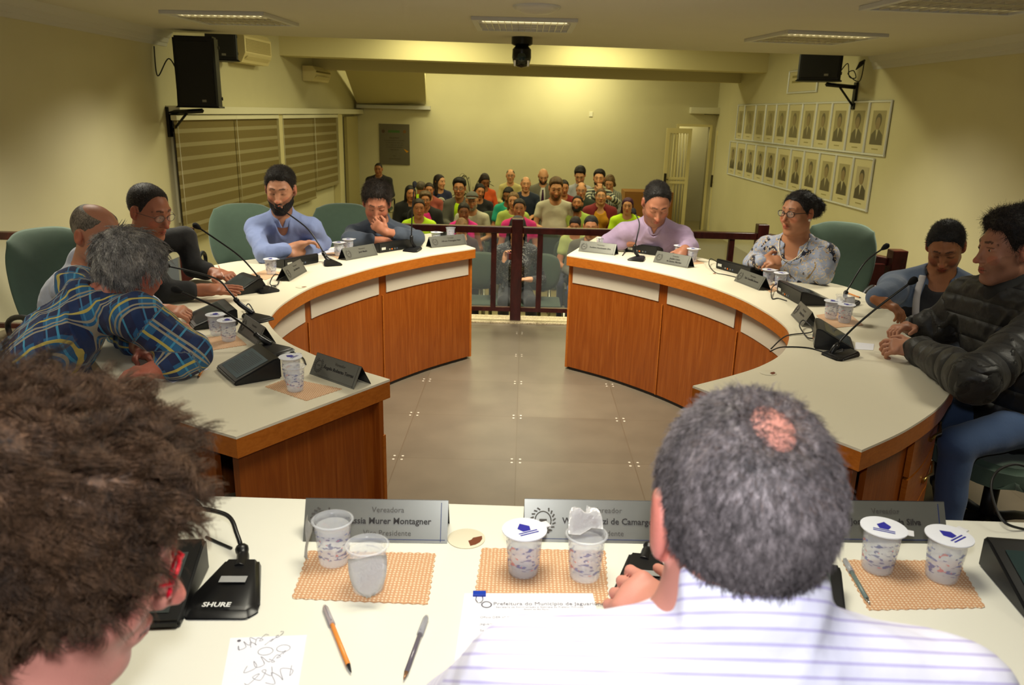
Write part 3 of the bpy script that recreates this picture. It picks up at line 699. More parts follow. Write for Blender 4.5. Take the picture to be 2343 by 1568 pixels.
alumg = mat('seat_steel', (150, 148, 120), .35, .8)
def public_chair(proto=[]):
    """one link of the public seating: green pad and back on a steel frame, front is -y"""
    t = thing('auditorium_chair', None, 'chair', (0, 0, AUD), 0, None)
    greend = mat('green_fabric_shaded', (46, 60, 42), .9, noise=.08, nscale=30, sheen=.1); o = obj('backrest', back_bm(.44, .40, .05, .04), greend, t, loc=(0, .22, .72)); o.rotation_euler = (math.radians(-10), 0, 0)  # chair green darkened: shade on the public seats is put into the colour
    bm = B(); box(bm, (-.22, -.23, .40), (.22, .21, .46), bev=.025); obj('seat', bm, greend, t, smooth=50)
    bm = B()
    for s in (-1, 1): tube(bm, [(s*.26, -.18, .0), (s*.26, -.05, .38), (s*.26, .1, .38), (s*.26, .24, 0)], .016, 6)
    tube(bm, [(-.26, .02, .37), (.26, .02, .37)], .018, 6); tube(bm, [(0, .15, .37), (0, .27, .5), (0, .27, .8)], .015, 6); obj('frame', bm, alumg, t)
    for s in (-1, 1):
        bm = B(); tube(bm, bez3([(s*.26, .12, .38), (s*.26, .12, .60), (s*.26, .0, .63), (s*.26, -.2, .62)], 4), .016, 6); obj('armrest', bm, plast, t)
    return t
# ------------------------------------------------------------------ desk things
steel = mat('plate_steel', (124, 124, 116), .32, .55, noise=.05, nscale=40)
steelb = mat('plate_dark_side', (22, 24, 30), .4)
inkd = mat('engraving_dark', (38, 34, 32), .6); inkg = mat('engraving_grey', (70, 66, 60), .6)
def seg2(A, Bp): 
    d = (Bp-A); return d, d.length, math.atan2(d.y, d.x)
def nameplate(label, pa, pb, z, lines, h=.07, dep=.075, big=.017, L=None, group='name plates on the desks'):
    A, Bp = onz(*pa, z), onz(*pb, z); d, ln, rz = seg2(A, Bp); ln = L or ln
    t = thing('name_plate', label, 'name plate', A, rz, group); t.location.z += .0005
    th = .0015
    a1 = math.atan2(h, dep/2)
    def face(sgn, y0, m, nm):
        bm = B(); M = Matrix.Translation((0, y0, 0))@Matrix.Rotation(a1 if sgn > 0 else math.pi-a1, 4, 'X')
        box(bm, (0, 0, -th), (ln, math.hypot(h, dep/2), 0) if sgn > 0 else (ln, math.hypot(h, dep/2), 0), 0, M); return obj(nm, bm, m, t)
    f = face(1, 0, steel, 'front_face'); face(-1, dep, steelb, 'rear_face')
    H_ = math.hypot(h, dep/2); rot = (a1, 0, 0)
    def on(u, v, e=.0012): return Vector((u, v*math.cos(a1)-e*math.sin(a1), v*math.sin(a1)+e*math.cos(a1)))
    cx = ln*.58
    for s, v, sz, m in lines:
        o = text('lettering', s, sz*H_/.08, m, f, on(cx, v*H_), rot, off=.0003 if m is inkd else .0)
    # crest: ring with wreath and small shield
    c = on(ln*.13, H_*.5, .001); Mr = Matrix.Translation(c)@Matrix.Rotation(a1, 4, 'X')
    bm = B(); R_ = H_*.27
    for k in range(20):
        q = 2*math.pi*k/20+.1
        if abs(math.sin(q)-1) < .05: continue
        MM = Mr@Matrix.Translation((R_*math.cos(q), R_*1.1*math.sin(q), 0))@Matrix.Rotation(q+.6, 4, 'Z'); box(bm, (-R_*.16, -R_*.07, 0), (R_*.16, R_*.07, .0003), 0, MM)
    tube(bm, [Mr@Vector((R_*.72*math.cos(2*math.pi*k/20), R_*.8*math.sin(2*math.pi*k/20), 0)) for k in range(21)], R_*.05, 4)
    box(bm, (-R_*.34, -R_*.1, 0), (R_*.34, R_*.14, .0003), 0, Mr); obj('crest', bm, inkg, f)
    bm = B()
    box(bm, (ln*.1, H_*.07, 0), (ln*.985, H_*.085, .0003), 0, Matrix.Rotation(a1, 4, 'X')); box(bm, (ln*.95, H_*.03, 0), (ln*.955, H_*.95, .0003), 0, Matrix.Rotation(a1, 4, 'X'))
    for v in bm.verts: v.co += Vector((0, -.0006, .0004))
    obj('border_line', bm, mat('border_navy', (24, 40, 92), .5) if z > .85 else inkg, f)
    return t
V_ = lambda s, sz=.017: (s, .52, sz, inkd)
def std(name, job='Vereador', role=None, sz=.0165):
    l = [(job, .76, .0145, inkg), (name, .50, sz, inkd)]
    if role: l.append((role, .22, .0145, inkg))
    return l
nameplate('grey metal name plate behind the two opened cups in the foreground', (693, 1240), (1023, 1245), ZP, std('Cássia Murer Montagner', 'Vereadora', 'Vice Presidente'))
nameplate('grey metal name plate behind the lidded and half-peeled cups, partly behind the grey head', (1199, 1240), (1529, 1246), ZP, std('Walter Tozzi de Camargo', 'Vereador', 'Presidente'))
nameplate('grey metal name plate right of the grey-haired head in the foreground', (1838, 1241), (2169, 1245), ZP, std('José Fonseca da Silva'))
nameplate('name plate at the near corner of the left curved desk', (708, 856), (809, 892), ZT, std('Ângelo Roberto Torres'))
nameplate('dark name plate between two cups and microphone on the left curved desk', (543, 760), (590, 794), ZT, std('Pedro Lima'), L=.24)
nameplate('small-looking name plate turned away, in front of the man in light blue', (663, 644), (703, 621), ZT, std('João Maria Reis', sz=.014))
nameplate('name plate before the arms-crossed man in dark navy, left of his tablet', (793, 597), (865, 584), ZT, std('José Muniz'))
nameplate('name plate at the far corner of the left curved desk, by the gap', (988, 568), (1069, 560), ZT, std('Alfredo Chiavegato Neto', sz=.0155))
nameplate('name plate at the far corner of the right curved desk, by the gap', (1323, 575.5), (1405, 585), ZT, std('Rosilene Nascimento Silva', sz=.0145))
nameplate('two-line name plate right of the microphone of the man in lilac', (1494, 600), (1572.5, 614.5), ZT, [('Vereador', .78, .013, inkg), ('Joaldo Lúcio', .55, .0155, inkd), ('de Santos Martins', .32, .0155, inkd)])
nameplate('beige-lit name plate below the seated woman in the patterned blouse', (1679, 643), (1735.5, 665), ZT, std('Taís Camellini Esteves', sz=.0155))
nameplate('steeply turned name plate beside the reflecting tablet on the right desk', (1809, 721), (1837, 751), ZT, std('Rodrigo Alves', sz=.014), L=.22)

blackp = mat('tablet_black', (16, 17, 18), .38); scr_glass = mat('screen_grey', (92, 100, 100), .06, spec=.8)
def wedge(label, H1, H2, depv, z, h=.065, lit=None, sticker=True, name='desk_tablet', lines=False):
    """H1-H2: base of the high edge; depv: from the high to the low edge"""
    u = (H2-H1); w = u.length; u.normalize(); dl = depv.length
    rz = math.atan2(u.y, u.x); s = 1 if (u.x*depv.y-u.y*depv.x) > 0 else -1
    t = thing(name, label, 'tablet', (H1.x, H1.y, z+.0005), rz, 'wedge tablets on the desks')
    lo = .014; bm = B(); pr_ = [(0, 0), (0, h), (s*.02, h), (s*dl, lo), (s*dl, 0)]
    A = [[bm.verts.new((x, q[0], q[1])) for q in pr_] for x in (0, w)]
    for k in range(5): bm.faces.new((A[0][k], A[0][(k+1) % 5], A[1][(k+1) % 5], A[1][k]))
    bm.faces.new(A[0]); bm.faces.new(A[1]); bmesh.ops.recalc_face_normals(bm, faces=bm.faces[:]); bmesh.ops.bevel(bm, geom=bm.edges[:], offset=.004, segments=2, affect='EDGES'); b = obj('tablet_body', bm, blackp, t, smooth=40)
    a1 = math.atan2(h-lo, dl-.02)
    def sl(x, f, e): return Vector((x, s*(.02+(dl-.02)*f), h-(h-lo)*f+e))
    bm = B(); vs = [bm.verts.new(sl(x, f, .0012)) for x, f in ((.02, .12), (w-.02, .12), (w-.02, .9), (.02, .9))]; bm.faces.new(vs); bmesh.ops.solidify(bm, geom=bm.faces[:], thickness=.0008)
    sc = obj('screen', bm, lit or scr_glass, t)
    if lines:
        bm = B(); r_ = random.Random(3)
        for k in range(15):
            f = .2+.6*k/14; x1 = w-.045-r_.random()*.05*(k % 4 == 3)
            vs = [bm.verts.new(sl(x, ff, .0016)) for x, ff in ((.045, f-.009), (x1, f-.009), (x1, f+.009), (.045, f+.009))]; bm.faces.new(vs)
        obj('document_text', bm, mat('screen_text', (40, 46, 50), .5), sc)
    if sticker:
        bm = B(); box(bm, (.02, -s*.0012-.0005, .018), (.055, -s*.0012+.0008, .034)); obj('asset_sticker', bm, mat('sticker_white', (190, 190, 180), .5), t)
        for k, (x, c) in enumerate(((.085, (150, 150, 140)), (.105, (220, 110, 30)), (.13, (120, 120, 112)), (.15, (90, 100, 120)))):
            bm = B(); box(bm, (x, -s*.0012-.0006, .012), (x+.010, -s*.0012+.0008, .021)); obj('port', bm, mat('port_%d' % k, c, .4, .3), t)
    return t
def wedge_side(label, hn, ln, w, z=None, **k):
    z = z or ZT; a, b = onz(*hn, z), onz(*ln, z); d = b-a; p = Vector((-d.y, d.x, 0)).normalized()
    if p.y < 0: p = -p
    return wedge(label, a, a+p*w, d, z, **k)
def wedge_back(label, h1, h2, dep, z=None, **k):
    z = z or ZT; a, b = onz(*h1, z), onz(*h2, z); d = (b-a).normalized(); p = Vector((-d.y, d.x, 0))
    return wedge(label, a, b, p*dep, z, **k)
litm = mat('screen_lit', (96, 106, 106), .12, spec=.6, emit=(120, 134, 134), estr=.10)
wedge_side('wedge tablet showing a text page, nearest one on the left desk', (645, 866), (537, 885), .21, h=.072, lit=litm, lines=True)
wedge_side('wedge tablet beside the two cups on the left desk', (546, 745), (444, 757), .22, h=.07)
wedge_side('small black tablet by the pointing hand of the man in black', (604, 668), (545, 677), .20, h=.07)
wedge_back('low black tablet in front of the man in light blue', (652, 616), (730, 601), .17, h=.055)
wedge_back('black tablet with an orange light in front of the crossed-arms man', (868, 580), (944, 568), .17, h=.065)
wedge_back('black tablet before the man in lilac, behind his microphone', (1430, 576), (1503, 586), .17, h=.062)
wedge_back('long black tablet left of the clasped hands of the seated woman', (1637, 614), (1716, 636), .16, h=.06)
wedge_back('black tablet with a barcode label before the hoodie wearer', (1776, 670), (1830, 700), .2, h=.07)
wedge_side('tablet with a pale reflection before the man in the black jacket', (1862, 799), (1955, 809), .20, h=.085)
def wedge_free(label, hc, lc, w, sgn, z, **k):
    a, b = onz(*hc, z), onz(*lc, z); d = b-a; p = Vector((-d.y, d.x, 0)).normalized()
    if p.x*sgn < 0: p = -p
    return wedge(label, a, a+p*w, d, z, **k)
wedge_free('tablet partly hidden by curly brown hair in the foreground', (480, 1300), (412, 1440), .25, -1, ZP, h=.06)
wedge_free('tablet with bright glare at the lower right corner', (2236, 1292), (2352, 1430), .28, 1, ZP, h=.06, lit=mat('glare_screen', (60, 80, 78), .04, spec=1.0))
wedge_free('tablet almost hidden behind the grey-haired man', (1912, 1350), (1934, 1418), .22, -1, ZP, h=.05)

micm = mat('mic_black', (18, 18, 19), .35); micg = mat('mic_foam', (12, 12, 12), .9, bump=.5, bscale=900)
def mic(label, base, path, head, z, bang=0, bs=1.0, name='gooseneck_microphone'):
    """base: pixel on the desk; path: [(px, py, Y or None)], head last"""
    b = onz(*base, z); t = thing(name, label, 'microphone', (b.x, b.y, z), 0, 'gooseneck microphones')
    bm = B(); M = Matrix.Rotation(bang, 4, 'Z'); o = [(-.028, .05), (.028, .05), (.06, -.07), (.045, -.09), (-.045, -.09), (-.06, -.07)]
    o = [(x*bs, y*bs) for x, y in o]
    lo_ = [bm.verts.new((x, y, .001)) for x, y in o]; hi_ = [bm.verts.new((x*.86, y*.86+.004, .022 if y > 0 else .013)) for x, y in o]; n = len(o)
    for k in range(n): bm.faces.new((lo_[k], lo_[(k+1) % n], hi_[(k+1) % n], hi_[k]))
    bm.faces.new(lo_); bm.faces.new(hi_); bmesh.ops.recalc_face_normals(bm, faces=bm.faces[:]); bmesh.ops.bevel(bm, geom=bm.edges[:], offset=.005*bs, segments=3, affect='EDGES'); bmesh.ops.transform(bm, matrix=M, verts=bm.verts[:])
    bs_o = obj('mic_base', bm, micm, t, smooth=45)
    P = [Vector((0, 0.02, .015))]
    pts = [ony(x, y, Y)-b for x, y, Y in path]
    P = [pts[0]*.12+Vector((0, .02, .012))]+pts
    full = bez3(P, 8); n = len(full); k1 = int(n*.38)
    bm = B(); tube(bm, full[:k1+1], [.011]*(k1-3)+[.010, .012, .012, .008], 10); obj('stem_socket', bm, micm, t)
    bm = B(); tube(bm, full[k1:], .0042, 8); obj('gooseneck', bm, micm, t)
    e = full[-1]; d = (full[-1]-full[-3]).normalized()
    bm = B(); tube(bm, [e-d*.008, e+d*.006, e+d*.016, e+d*.03, e+d*.038], [.006, .012, .015, .014, .006], 12); obj('mic_head', bm, micg, t)
    return t, bs_o, M
def yb(p, z): return onz(*p, z).y
y1 = yb((612, 800), ZT)
mic('gooseneck microphone leaning left over the nearest tablet of the left desk', (620, 802), [(592, 772, y1), (569, 752, y1+.02), (500, 706, y1+.05), (412, 667, y1+.08)], None, ZT, 1.0)
y1 = yb((575, 728), ZT)
mic('gooseneck microphone behind the lettered tablet, arching toward the man in black', (580, 730), [(548, 695, y1), (525, 668, y1), (490, 636, y1+.03), (385, 609, y1+.08)], None, ZT, 1.0)
y1 = yb((600, 662), ZT)
mic('gooseneck microphone with its head before the railing on the left', (602, 664), [(594, 640, y1), (578, 618, y1), (540, 580, y1+.03), (456, 522, y1+.06)], None, ZT, .8)
y1 = yb((752, 600), ZT)
mic('gooseneck microphone pointing at the chin of the man in light blue', (756, 604), [(745, 588, y1), (730, 560, y1+.02), (700, 520, y1+.05), (641, 477, y1+.1)], None, ZT, .5)
y1 = yb((948, 572), ZT)
mic('upright gooseneck microphone in front of the crossed-arms man in navy', (950, 573), [(942, 552, y1), (942, 520, y1+.01), (944, 470, y1+.03), (948, 428, y1+.05)], None, ZT, -.4)
y1 = yb((1450, 592), ZT)
mic('gooseneck microphone standing in front of the man in lilac', (1462, 594), [(1452, 572, y1+.01), (1457, 545, y1+.02), (1463, 512, y1+.06), (1453, 488, y1+.1)], None, ZT, -.5)
y1 = yb((1718, 632), ZT)
mic('gooseneck microphone reaching up to the chin of the seated woman', (1722, 634), [(1724, 618, y1), (1733, 596, y1+.02), (1765, 560, y1+.05), (1806, 525, y1+.1)], None, ZT, -.8)
y1 = yb((1935, 690), ZT)
mic('gooseneck microphone curving over toward the hoodie wearer', (1945, 697), [(1934, 675, y1), (1946, 652, y1+.02), (1980, 600, y1+.04), (2020, 569, y1+.06)], None, ZT, -1.0)
y1 = yb((1900, 815), ZT)
mic('gooseneck microphone slanting up before the man in the black jacket', (1935, 815), [(1902, 808, y1), (1945, 758, y1+.03), (2010, 702, y1+.08), (2082, 648, y1+.14)], None, ZT, -1.2)
# near SHURE bases
q = onz(540, 1330, ZP)
t, bo, M = mic('gooseneck microphone with broad base, right of the red glasses', (537, 1340), [(556, 1272, q.y+.055), (542, 1222, q.y+.085), (520, 1180, q.y+.12), (452, 1162, q.y+.16)], None, ZP, .05, 1.12)
bm = B(); box(bm, (-.022, -.010, 0), (.022, .006, .0006)); o = obj('asset_sticker', bm, mat('sticker_silver', (150, 150, 148), .35), bo, loc=(0.004, -.012, .0215)); o.rotation_euler = (math.radians(4.5), 0, .05)
text('maker_logo', 'SHURE', .015, mat('logo_white', (215, 215, 210), .5), bo, (0, -.078, .0165), (math.radians(4), 0, .05), off=.0004)
q = onz(1480, 1320, ZP)
t, bo, M = mic('gooseneck microphone base half hidden by the grey-haired man', (1475, 1322), [(1482, 1262, q.y+.06), (1500, 1225, q.y+.09), (1540, 1190, q.y+.12), (1600, 1170, q.y+.14)], None, ZP, -.1, 1.05)
bm = B(); box(bm, (-.02, -.010, 0), (.022, .004, .0006)); o = obj('asset_sticker', bm, mat('sticker_silver', (150, 150, 148), .35), bo, loc=(0, -.014, .0205)); o.rotation_euler = (math.radians(4.5), 0, -.1)

# cups of water
plm_ = mat('cup_plastic', (235, 238, 245), .18, spec=.6, alpha=.30)
g = G('cup_print', .35); v = g.obj(); x, y, z = g.xyz(v)
n1 = g.noise(g.mapping(v, (70, 70, 90)), 1, 3); red = g.math('GREATER_THAN', n1, .64); blu = g.math('LESS_THAN', g.noise(g.mapping(v, (60, 60, 140)), 1.2, 2), .43)
g.color(g.mix(red, g.mix(blu, srgb(205, 210, 225), srgb(84, 94, 165)), srgb(200, 110, 110)))
al = g.math('ADD', g.math('MULTIPLY', g.math('MAXIMUM', red, blu), .5), .08); g.L(al, g.b.inputs['Alpha']); printm = g.m
foil = mat('foil_silver', (236, 236, 240), .3, .2, bump=.5, bscale=120, bdist=.003)
lidw = mat('lid_white', (226, 228, 236), .35); lidb = mat('lid_blue_print', (44, 44, 150), .4); waterm = mat('water', (235, 240, 245), .02, spec=.8, alpha=.22)
def cup(label, p, z, kind, ang=0, group=None, s=1.0):
    b = onz(*p, z); t = thing('water_cup', label, 'cup', (b.x, b.y, z+.002), ang, group)
    R1, R0, H_ = .0365*s, .026*s, .085*s
    bm = B(); prof = [(R0-.004, 0), (R0, .002), (R0+.001, .008), (R0+.002, .014), (R0+(R1-.004-R0)*.3, H_*.33), (R0+(R1-.004-R0)*.65, H_*.68), (R1-.0045, H_-.010), (R1-.0035, H_-.003), (R1, H_-.002), (R1+.001, H_), (R1-.003, H_+.0008)]
    lathe(bm, prof, 32, cap=False); f = bm.faces.new([v for v in bm.verts[:32]]); obj('cup_wall', bm, plm_, t)
    bm = B(); rr = lambda h: R0+(R1-.004-R0)*(h/H_)+.0006
    lathe(bm, [(rr(H_*a), H_*a) for a in (.2, .4, .6, .78)], 32, cap=False); obj('printed_band', bm, printm, t)
    if kind != 'empty':
        bm = B(); hh = H_*(.30 if kind == 'low' else .86); lathe(bm, [(R0-.002, .003), (rr(hh)-.003, hh)], 28); obj('water_fill', bm, waterm, t)
    if kind == 'lid':
        bm = B(); lathe(bm, [(R1+.003, H_-.001), (R1+.003, H_+.001), (R1*.9, H_+.0016), (.0005, H_+.0016)], 32); l = obj('lid', bm, lidw, t, smooth=30)
        bm = B(); e = H_+.0021
        pts = [(0, .017), (.010, .004), (.006, -.008), (-.006, -.008), (-.010, .004)]
        bm.faces.new([bm.verts.new((a*1.2, c*1.1, e)) for a, c in pts]); 
        for k in range(2): 
            bm.faces.new([bm.verts.new((a, c, e)) for a, c in ((-.018, -.014-.006*k), (.018, -.014-.006*k), (.018, -.011-.006*k), (-.018, -.011-.006*k))])
        bmesh.ops.triangulate(bm, faces=bm.faces[:]); obj('lid_print', bm, lidb, l)
        bm = B(); box(bm, (R1, -.009, H_-.001), (R1+.012, .009, H_+.0008)); obj('pull_tab', bm, foil, l)
    if kind in ('hang', 'up'):
        bm = B(); nx, nz = 6, 8; G_ = {}
        for i in range(nx+1):
            for j in range(nz+1):
                u = i/nx*2-1; vv = j/nz; wv = math.sqrt(max(0, 1-(vv*1.0-.15)**2/.78)) if vv > .15 else 1
                xx = u*R1*.85*max(wv, .12); wob = .005*math.sin(3*u+5*vv)+.003*math.sin(9*u-4*vv)
                if kind in ('hang', 'low'): pnt = (xx, -R1-.002-.010*math.sin(vv*1.7)+wob*.6, H_-.068*vv)
                else: pnt = (xx, R1*.2+.02*vv+wob*.5, H_+.034*math.sin(vv*1.9)+wob)
                G_[(i, j)] = bm.verts.new(pnt)
        for i in range(nx):
            for j in range(nz): bm.faces.new((G_[(i, j)], G_[(i+1, j)], G_[(i+1, j+1)], G_[(i, j+1)])).smooth = True
        bmesh.ops.solidify(bm, geom=bm.faces[:], thickness=.0006); obj('peeled_lid', bm, foil, t)
    return t
cup('opened water cup farther back, foil lid hanging on its left side', (765, 1288), ZP, 'hang', math.radians(-70))
cup('opened water cup nearer the front edge, foil lid hanging down its front', (843, 1350), ZP, 'hang', math.radians(12))
cup('full water cup with intact printed lid beside the paper document', (1197, 1312), ZP, 'lid', .5)
cup('half-empty water cup with its foil lid peeled upward', (1337, 1322), ZP, 'up', math.radians(10)); cupz = .30
cup('sealed water cup just right of the grey-haired head', (2005, 1305), ZP, 'lid', -.4)
cup('water cup with creased lid, farthest right on the near desk', (2152, 1325), ZP, 'lid', .6)
g1 = 'water cups by the near corner plate'
cup('water cup with a low fill in front, near corner of the left desk', (676, 895), ZT, 'low', .6)
cup('lidded water cup just behind the low-filled one at the near corner', (668, 872), ZT, 'lid', 1.2)
cup('lidded cup nearer the plaid sleeve, in the pair beside the tablet', (497, 767), ZT, 'lid', .2)
cup('lidded cup in front of its twin beside the tablet on the left desk', (524, 781), ZT, 'lid', .4)
cup('single water cup in front of the man in light blue', (621, 628), ZT, 'lid', 0)
cup('left water cup of the pair behind the plate of the crossed-arms man', (776, 586), ZT, 'lid', 0)
cup('right water cup of the pair behind the plate of the crossed-arms man', (798, 578), ZT, 'lid', .5)
cup('water cup behind the far left corner name plate', (998, 560), ZT, 'lid', 0)
cup('water cup at the very tip of the left desk by the railing', (1031, 548), ZT, 'empty', 0)
cup('opened clear cup behind the far corner name plate of the right desk', (1374, 572), ZT, 'hang', .2)
cup('cup with pale lid between the clear cup and the microphone on the right', (1404, 574), ZT, 'lid', 0)
cup('cup by the fingers of the man in lilac', (1553, 592), ZT, 'lid', 0)
cup('cup just right of the two-line name plate', (1583, 600), ZT, 'lid', 0)
cup('left cup of the pair before the clasped hands', (1756, 652), ZT, 'lid', 0)
cup('right cup of the pair before the clasped hands', (1783, 660), ZT, 'lid', .7)
cup('front left cup of the three on the right desk', (1900, 730), ZT, 'lid', 0)
cup('front right cup of the three on the right desk', (1931, 739), ZT, 'lid', .4)
cup('back cup of the three, behind the front pair on the right desk', (1925, 716), ZT, 'hang', .4)

# placemats
g = G('mesh_placemat', .7); v = g.obj(); m_ = g.mapping(v, (150, 150, 0)); vo = g.n('ShaderNodeTexVoronoi'); vo.inputs['Scale'].default_value = 1; vo.inputs['Randomness'].default_value = .15; g.L(m_, vo.inputs['Vector'])
g.color(g.ramp(vo.outputs['Distance'], [(.18, (226, 208, 178)), (.36, (196, 148, 108))])); g.bump(vo.outputs['Distance'], .4, .001); matm = g.m
def flat_quad(bm, pts, z, th):
    lo_ = [bm.verts.new((p.x, p.y, z)) for p in pts]; hi_ = [bm.verts.new((p.x, p.y, z+th)) for p in pts]; n = len(pts)
    for k in range(n): bm.faces.new((lo_[k], lo_[(k+1) % n], hi_[(k+1) % n], hi_[k]))
    bm.faces.new(lo_); bm.faces.new(hi_)
def placemat(label, px, z):
    P = [onz(x, y, z) for x, y in px]; Q = []
    for a, b in zip(P, P[1:]+P[:1]):
        n = max(4, int((b-a).length/.008)); dd = (b-a).normalized(); nn = Vector((-dd.y, dd.x, 0))
        for k in range(n): Q.append(a.lerp(b, k/n)+nn*(.0014 if k % 2 else -.0014))
    c = sum(P, Vector())/len(P); bm = B(); flat_quad(bm, [q-c for q in Q], .0003, .0015)
    o = obj('placemat', bm, matm, None, loc=(c.x, c.y, z)); tag(o, label, 'placemat', 'peach mesh placemats')
placemat('peach mesh placemat under the two opened foreground cups', [(706, 1262), (997, 1268), (979, 1385), (668, 1371)], ZP)
placemat('peach mesh placemat under the lidded and half-peeled cups, above the document', [(1103, 1256), (1385, 1262), (1392, 1386), (1086, 1364)], ZP)
placemat('peach mesh placemat with a pen on it, right of the grey-haired man', [(1925, 1283), (2192, 1285), (2254, 1392), (1987, 1398)], ZP)
placemat('peach mesh placemat under the cups at the near corner of the left desk', [(606, 886), (660, 866), (783, 891), (701, 918)], ZT)
placemat('peach mesh placemat under the pair of cups beside the plaid sleeve', [(446, 774), (540, 768), (565, 790), (480, 803)], ZT)
placemat('peach mesh placemat under the single cup before the man in light blue', [(557, 634), (607, 618), (650, 624), (608, 641)], ZT)
placemat('peach mesh placemat behind the plate of the crossed-arms man', [(744, 580), (800, 573), (815, 583), (772, 592)], ZT)
placemat('peach mesh placemat under the cups before the man in lilac', [(1540, 590), (1590, 593), (1612, 603), (1570, 607)], ZT)
placemat('peach mesh placemat under the cups before the clasped hands', [(1740, 652), (1785, 648), (1800, 662), (1762, 670)], ZT)
placemat('peach mesh placemat under the three cups on the right desk', [(1867, 722), (1935, 712), (1976, 745), (1900, 752)], ZT)
# papers
paper = mat('paper', (232, 232, 240), .7); pinkt = mat('print_grey', (150, 148, 158), .7); pdk = mat('print_dark', (96, 94, 104), .7)
def sheet(label, px, z, name='paper_sheet', cat='paper', th=.0012, m=None):
    P = [onz(x, y, z) for x, y in px]; c = P[0].copy(); bm = B(); flat_quad(bm, [p-c for p in P], .0004, th); rz = math.atan2((P[1]-P[0]).y, (P[1]-P[0]).x)
    o = obj(name, bm, m or paper, None, loc=(c.x, c.y, z)); tag(o, label, cat); return o, P
o, P = sheet('typed letter with a blue binder clip, lower middle of the near desk', [(1063, 1362), (1356, 1362), (1420, 1640), (1022, 1640)], ZP, 'typed_letter', 'document', .003)
A = P[0]; ex = (P[1]-P[0]).normalized(); w_ = (P[1]-P[0]).length; ey = Vector((ex.y, -ex.x, 0))
rz = math.atan2(ex.y, ex.x)
def tx(s, u, v, sz, m, al='LEFT', sx=1): text('print', s, sz, m, o, (ex*u+ey*v)+Vector((0, 0, .0036)), (0, 0, rz), al, 0, sx)
tx('Prefeitura do Município de Jaguariúna', w_*.22, .030, .0122, pdk); tx('Secretaria de Administração e Gabinete do Prefeito Municipal', w_*.24, .039, .0058, pinkt); tx('Estado de São Paulo', w_*.45, .045, .005, pinkt)
tx('Ofício DER nº 071/2019', w_*.12, .066, .0072, pinkt); tx('Jaguariúna, aos 27 de junho de 2019.', w_*.12, .083, .0072, pinkt); tx('Senhor Presidente:', w_*.12, .099, .0072, pinkt)
body = ['Por meio deste, encaminhamos para apreciação e deliberação desta', 'Câmara PROJETO DE LEI, que dispõe sobre a criação de cargos e', 'funções nos quadros da referida municipalidade, conforme segue', 'a redação do texto anexo, nos termos da legislação vigente', 'Sendo este Projeto que submeto ao exame, com os documentos', 'vigentes e Resolução nº 120, de 21 de agosto, para apreciação', 'dos nobres e de acordo com o que consta no processo já', 'mencionado e demais normas aplicáveis ao caso presente', 'em consideração, renovo protestos de elevada estima', 'atenciosamente, subscrevo-me.']
for k, s in enumerate(body): tx(s, w_*.12, .117+.0078*k, .0066, pinkt)
bm = B(); ring = [(ex*(w_*.17+.008*math.cos(a))+ey*(.032+.008*math.sin(a))+Vector((0, 0, .0035))) for a in [2*math.pi*k/16 for k in range(17)]]; tube(bm, ring, .0012, 4); obj('letterhead_crest', bm, pdk, o)
t = thing('binder_clip', 'blue binder clip at the top of the typed letter', 'clip', (P[0]+ex*w_*.115+ey*.0).to_tuple(), rz); t.location.z = ZP+.0006
bm = B(); box(bm, (-.011, -.010, 0), (.011, .002, .007), bev=.001); obj('clip_body', bm, mat('clip_blue', (24, 60, 170), .25), t)
bm = B(); tube(bm, [(-.005, -.010, .004), (-.006, -.02, .004), (-.003, -.027, .004), (.003, -.027, .004), (.006, -.02, .004), (.005, -.010, .004)], .0008, 5); obj('clip_wire', bm, mat('chrome', (200, 200, 200), .15, 1), t)
o, P = sheet('torn notebook page with pencil scribbles, left of the orange pen', [(527, 1462), (702, 1455), (672, 1640), (494, 1640)], ZP, 'notebook_page', 'paper', .001)
A = P[0]; ex = (P[1]-P[0]).normalized(); w_ = (P[1]-P[0]).length; ey = Vector((ex.y, -ex.x, 0)); bm = B(); rr = random.Random(5)
for (u, v, s) in ((.14, .03, .022), (.3, .022, .02), (.52, .016, .018), (.35, .075, .03), (.66, .10, .035), (.42, .10, .03), (.62, .06, .02)):
    pts = [Vector((0, 0, .0016))+ex*(w_*u+s*(i*.12)+s*.22*math.sin(i*2.3+u*9))+ey*(v-i*.003+s*.35*math.cos(i*2.0+v*50)) for i in range(9)]; tube(bm, bez3(pts, 4), .0004, 4)
for (u, v, s) in ((.74, .03, .010), (.52, .035, .011)):
    tube(bm, [Vector((0, 0, .0016))+ex*(w_*u+s*math.cos(k*.42))+ey*(v+s*.8*math.sin(k*.42)) for k in range(16)], .0004, 4)
obj('pencil_scribble', bm, mat('pencil', (120, 118, 128), .7), o)
bm = B(); lathe(bm, [(.0028, 0), (.0028, .0004)], 12, M=Matrix.Translation(ex*w_*.13+ey*.008+Vector((0, 0, .0015)))); obj('punch_hole', bm, mat('hole_grey', (100, 96, 104), .8), o)
sheet('small white paper under the fingers of the man in plaid', [(345, 850), (430, 836), (478, 845), (395, 877)], ZT)
sheet('loose paper at the elbow of the man in light blue', [(690, 578), (770, 566), (790, 572), (720, 586)], ZT)
sheet('tiny paper tab in front of the man in the black jacket', [(1958, 784), (2000, 788), (1998, 802), (1955, 800)], ZT)
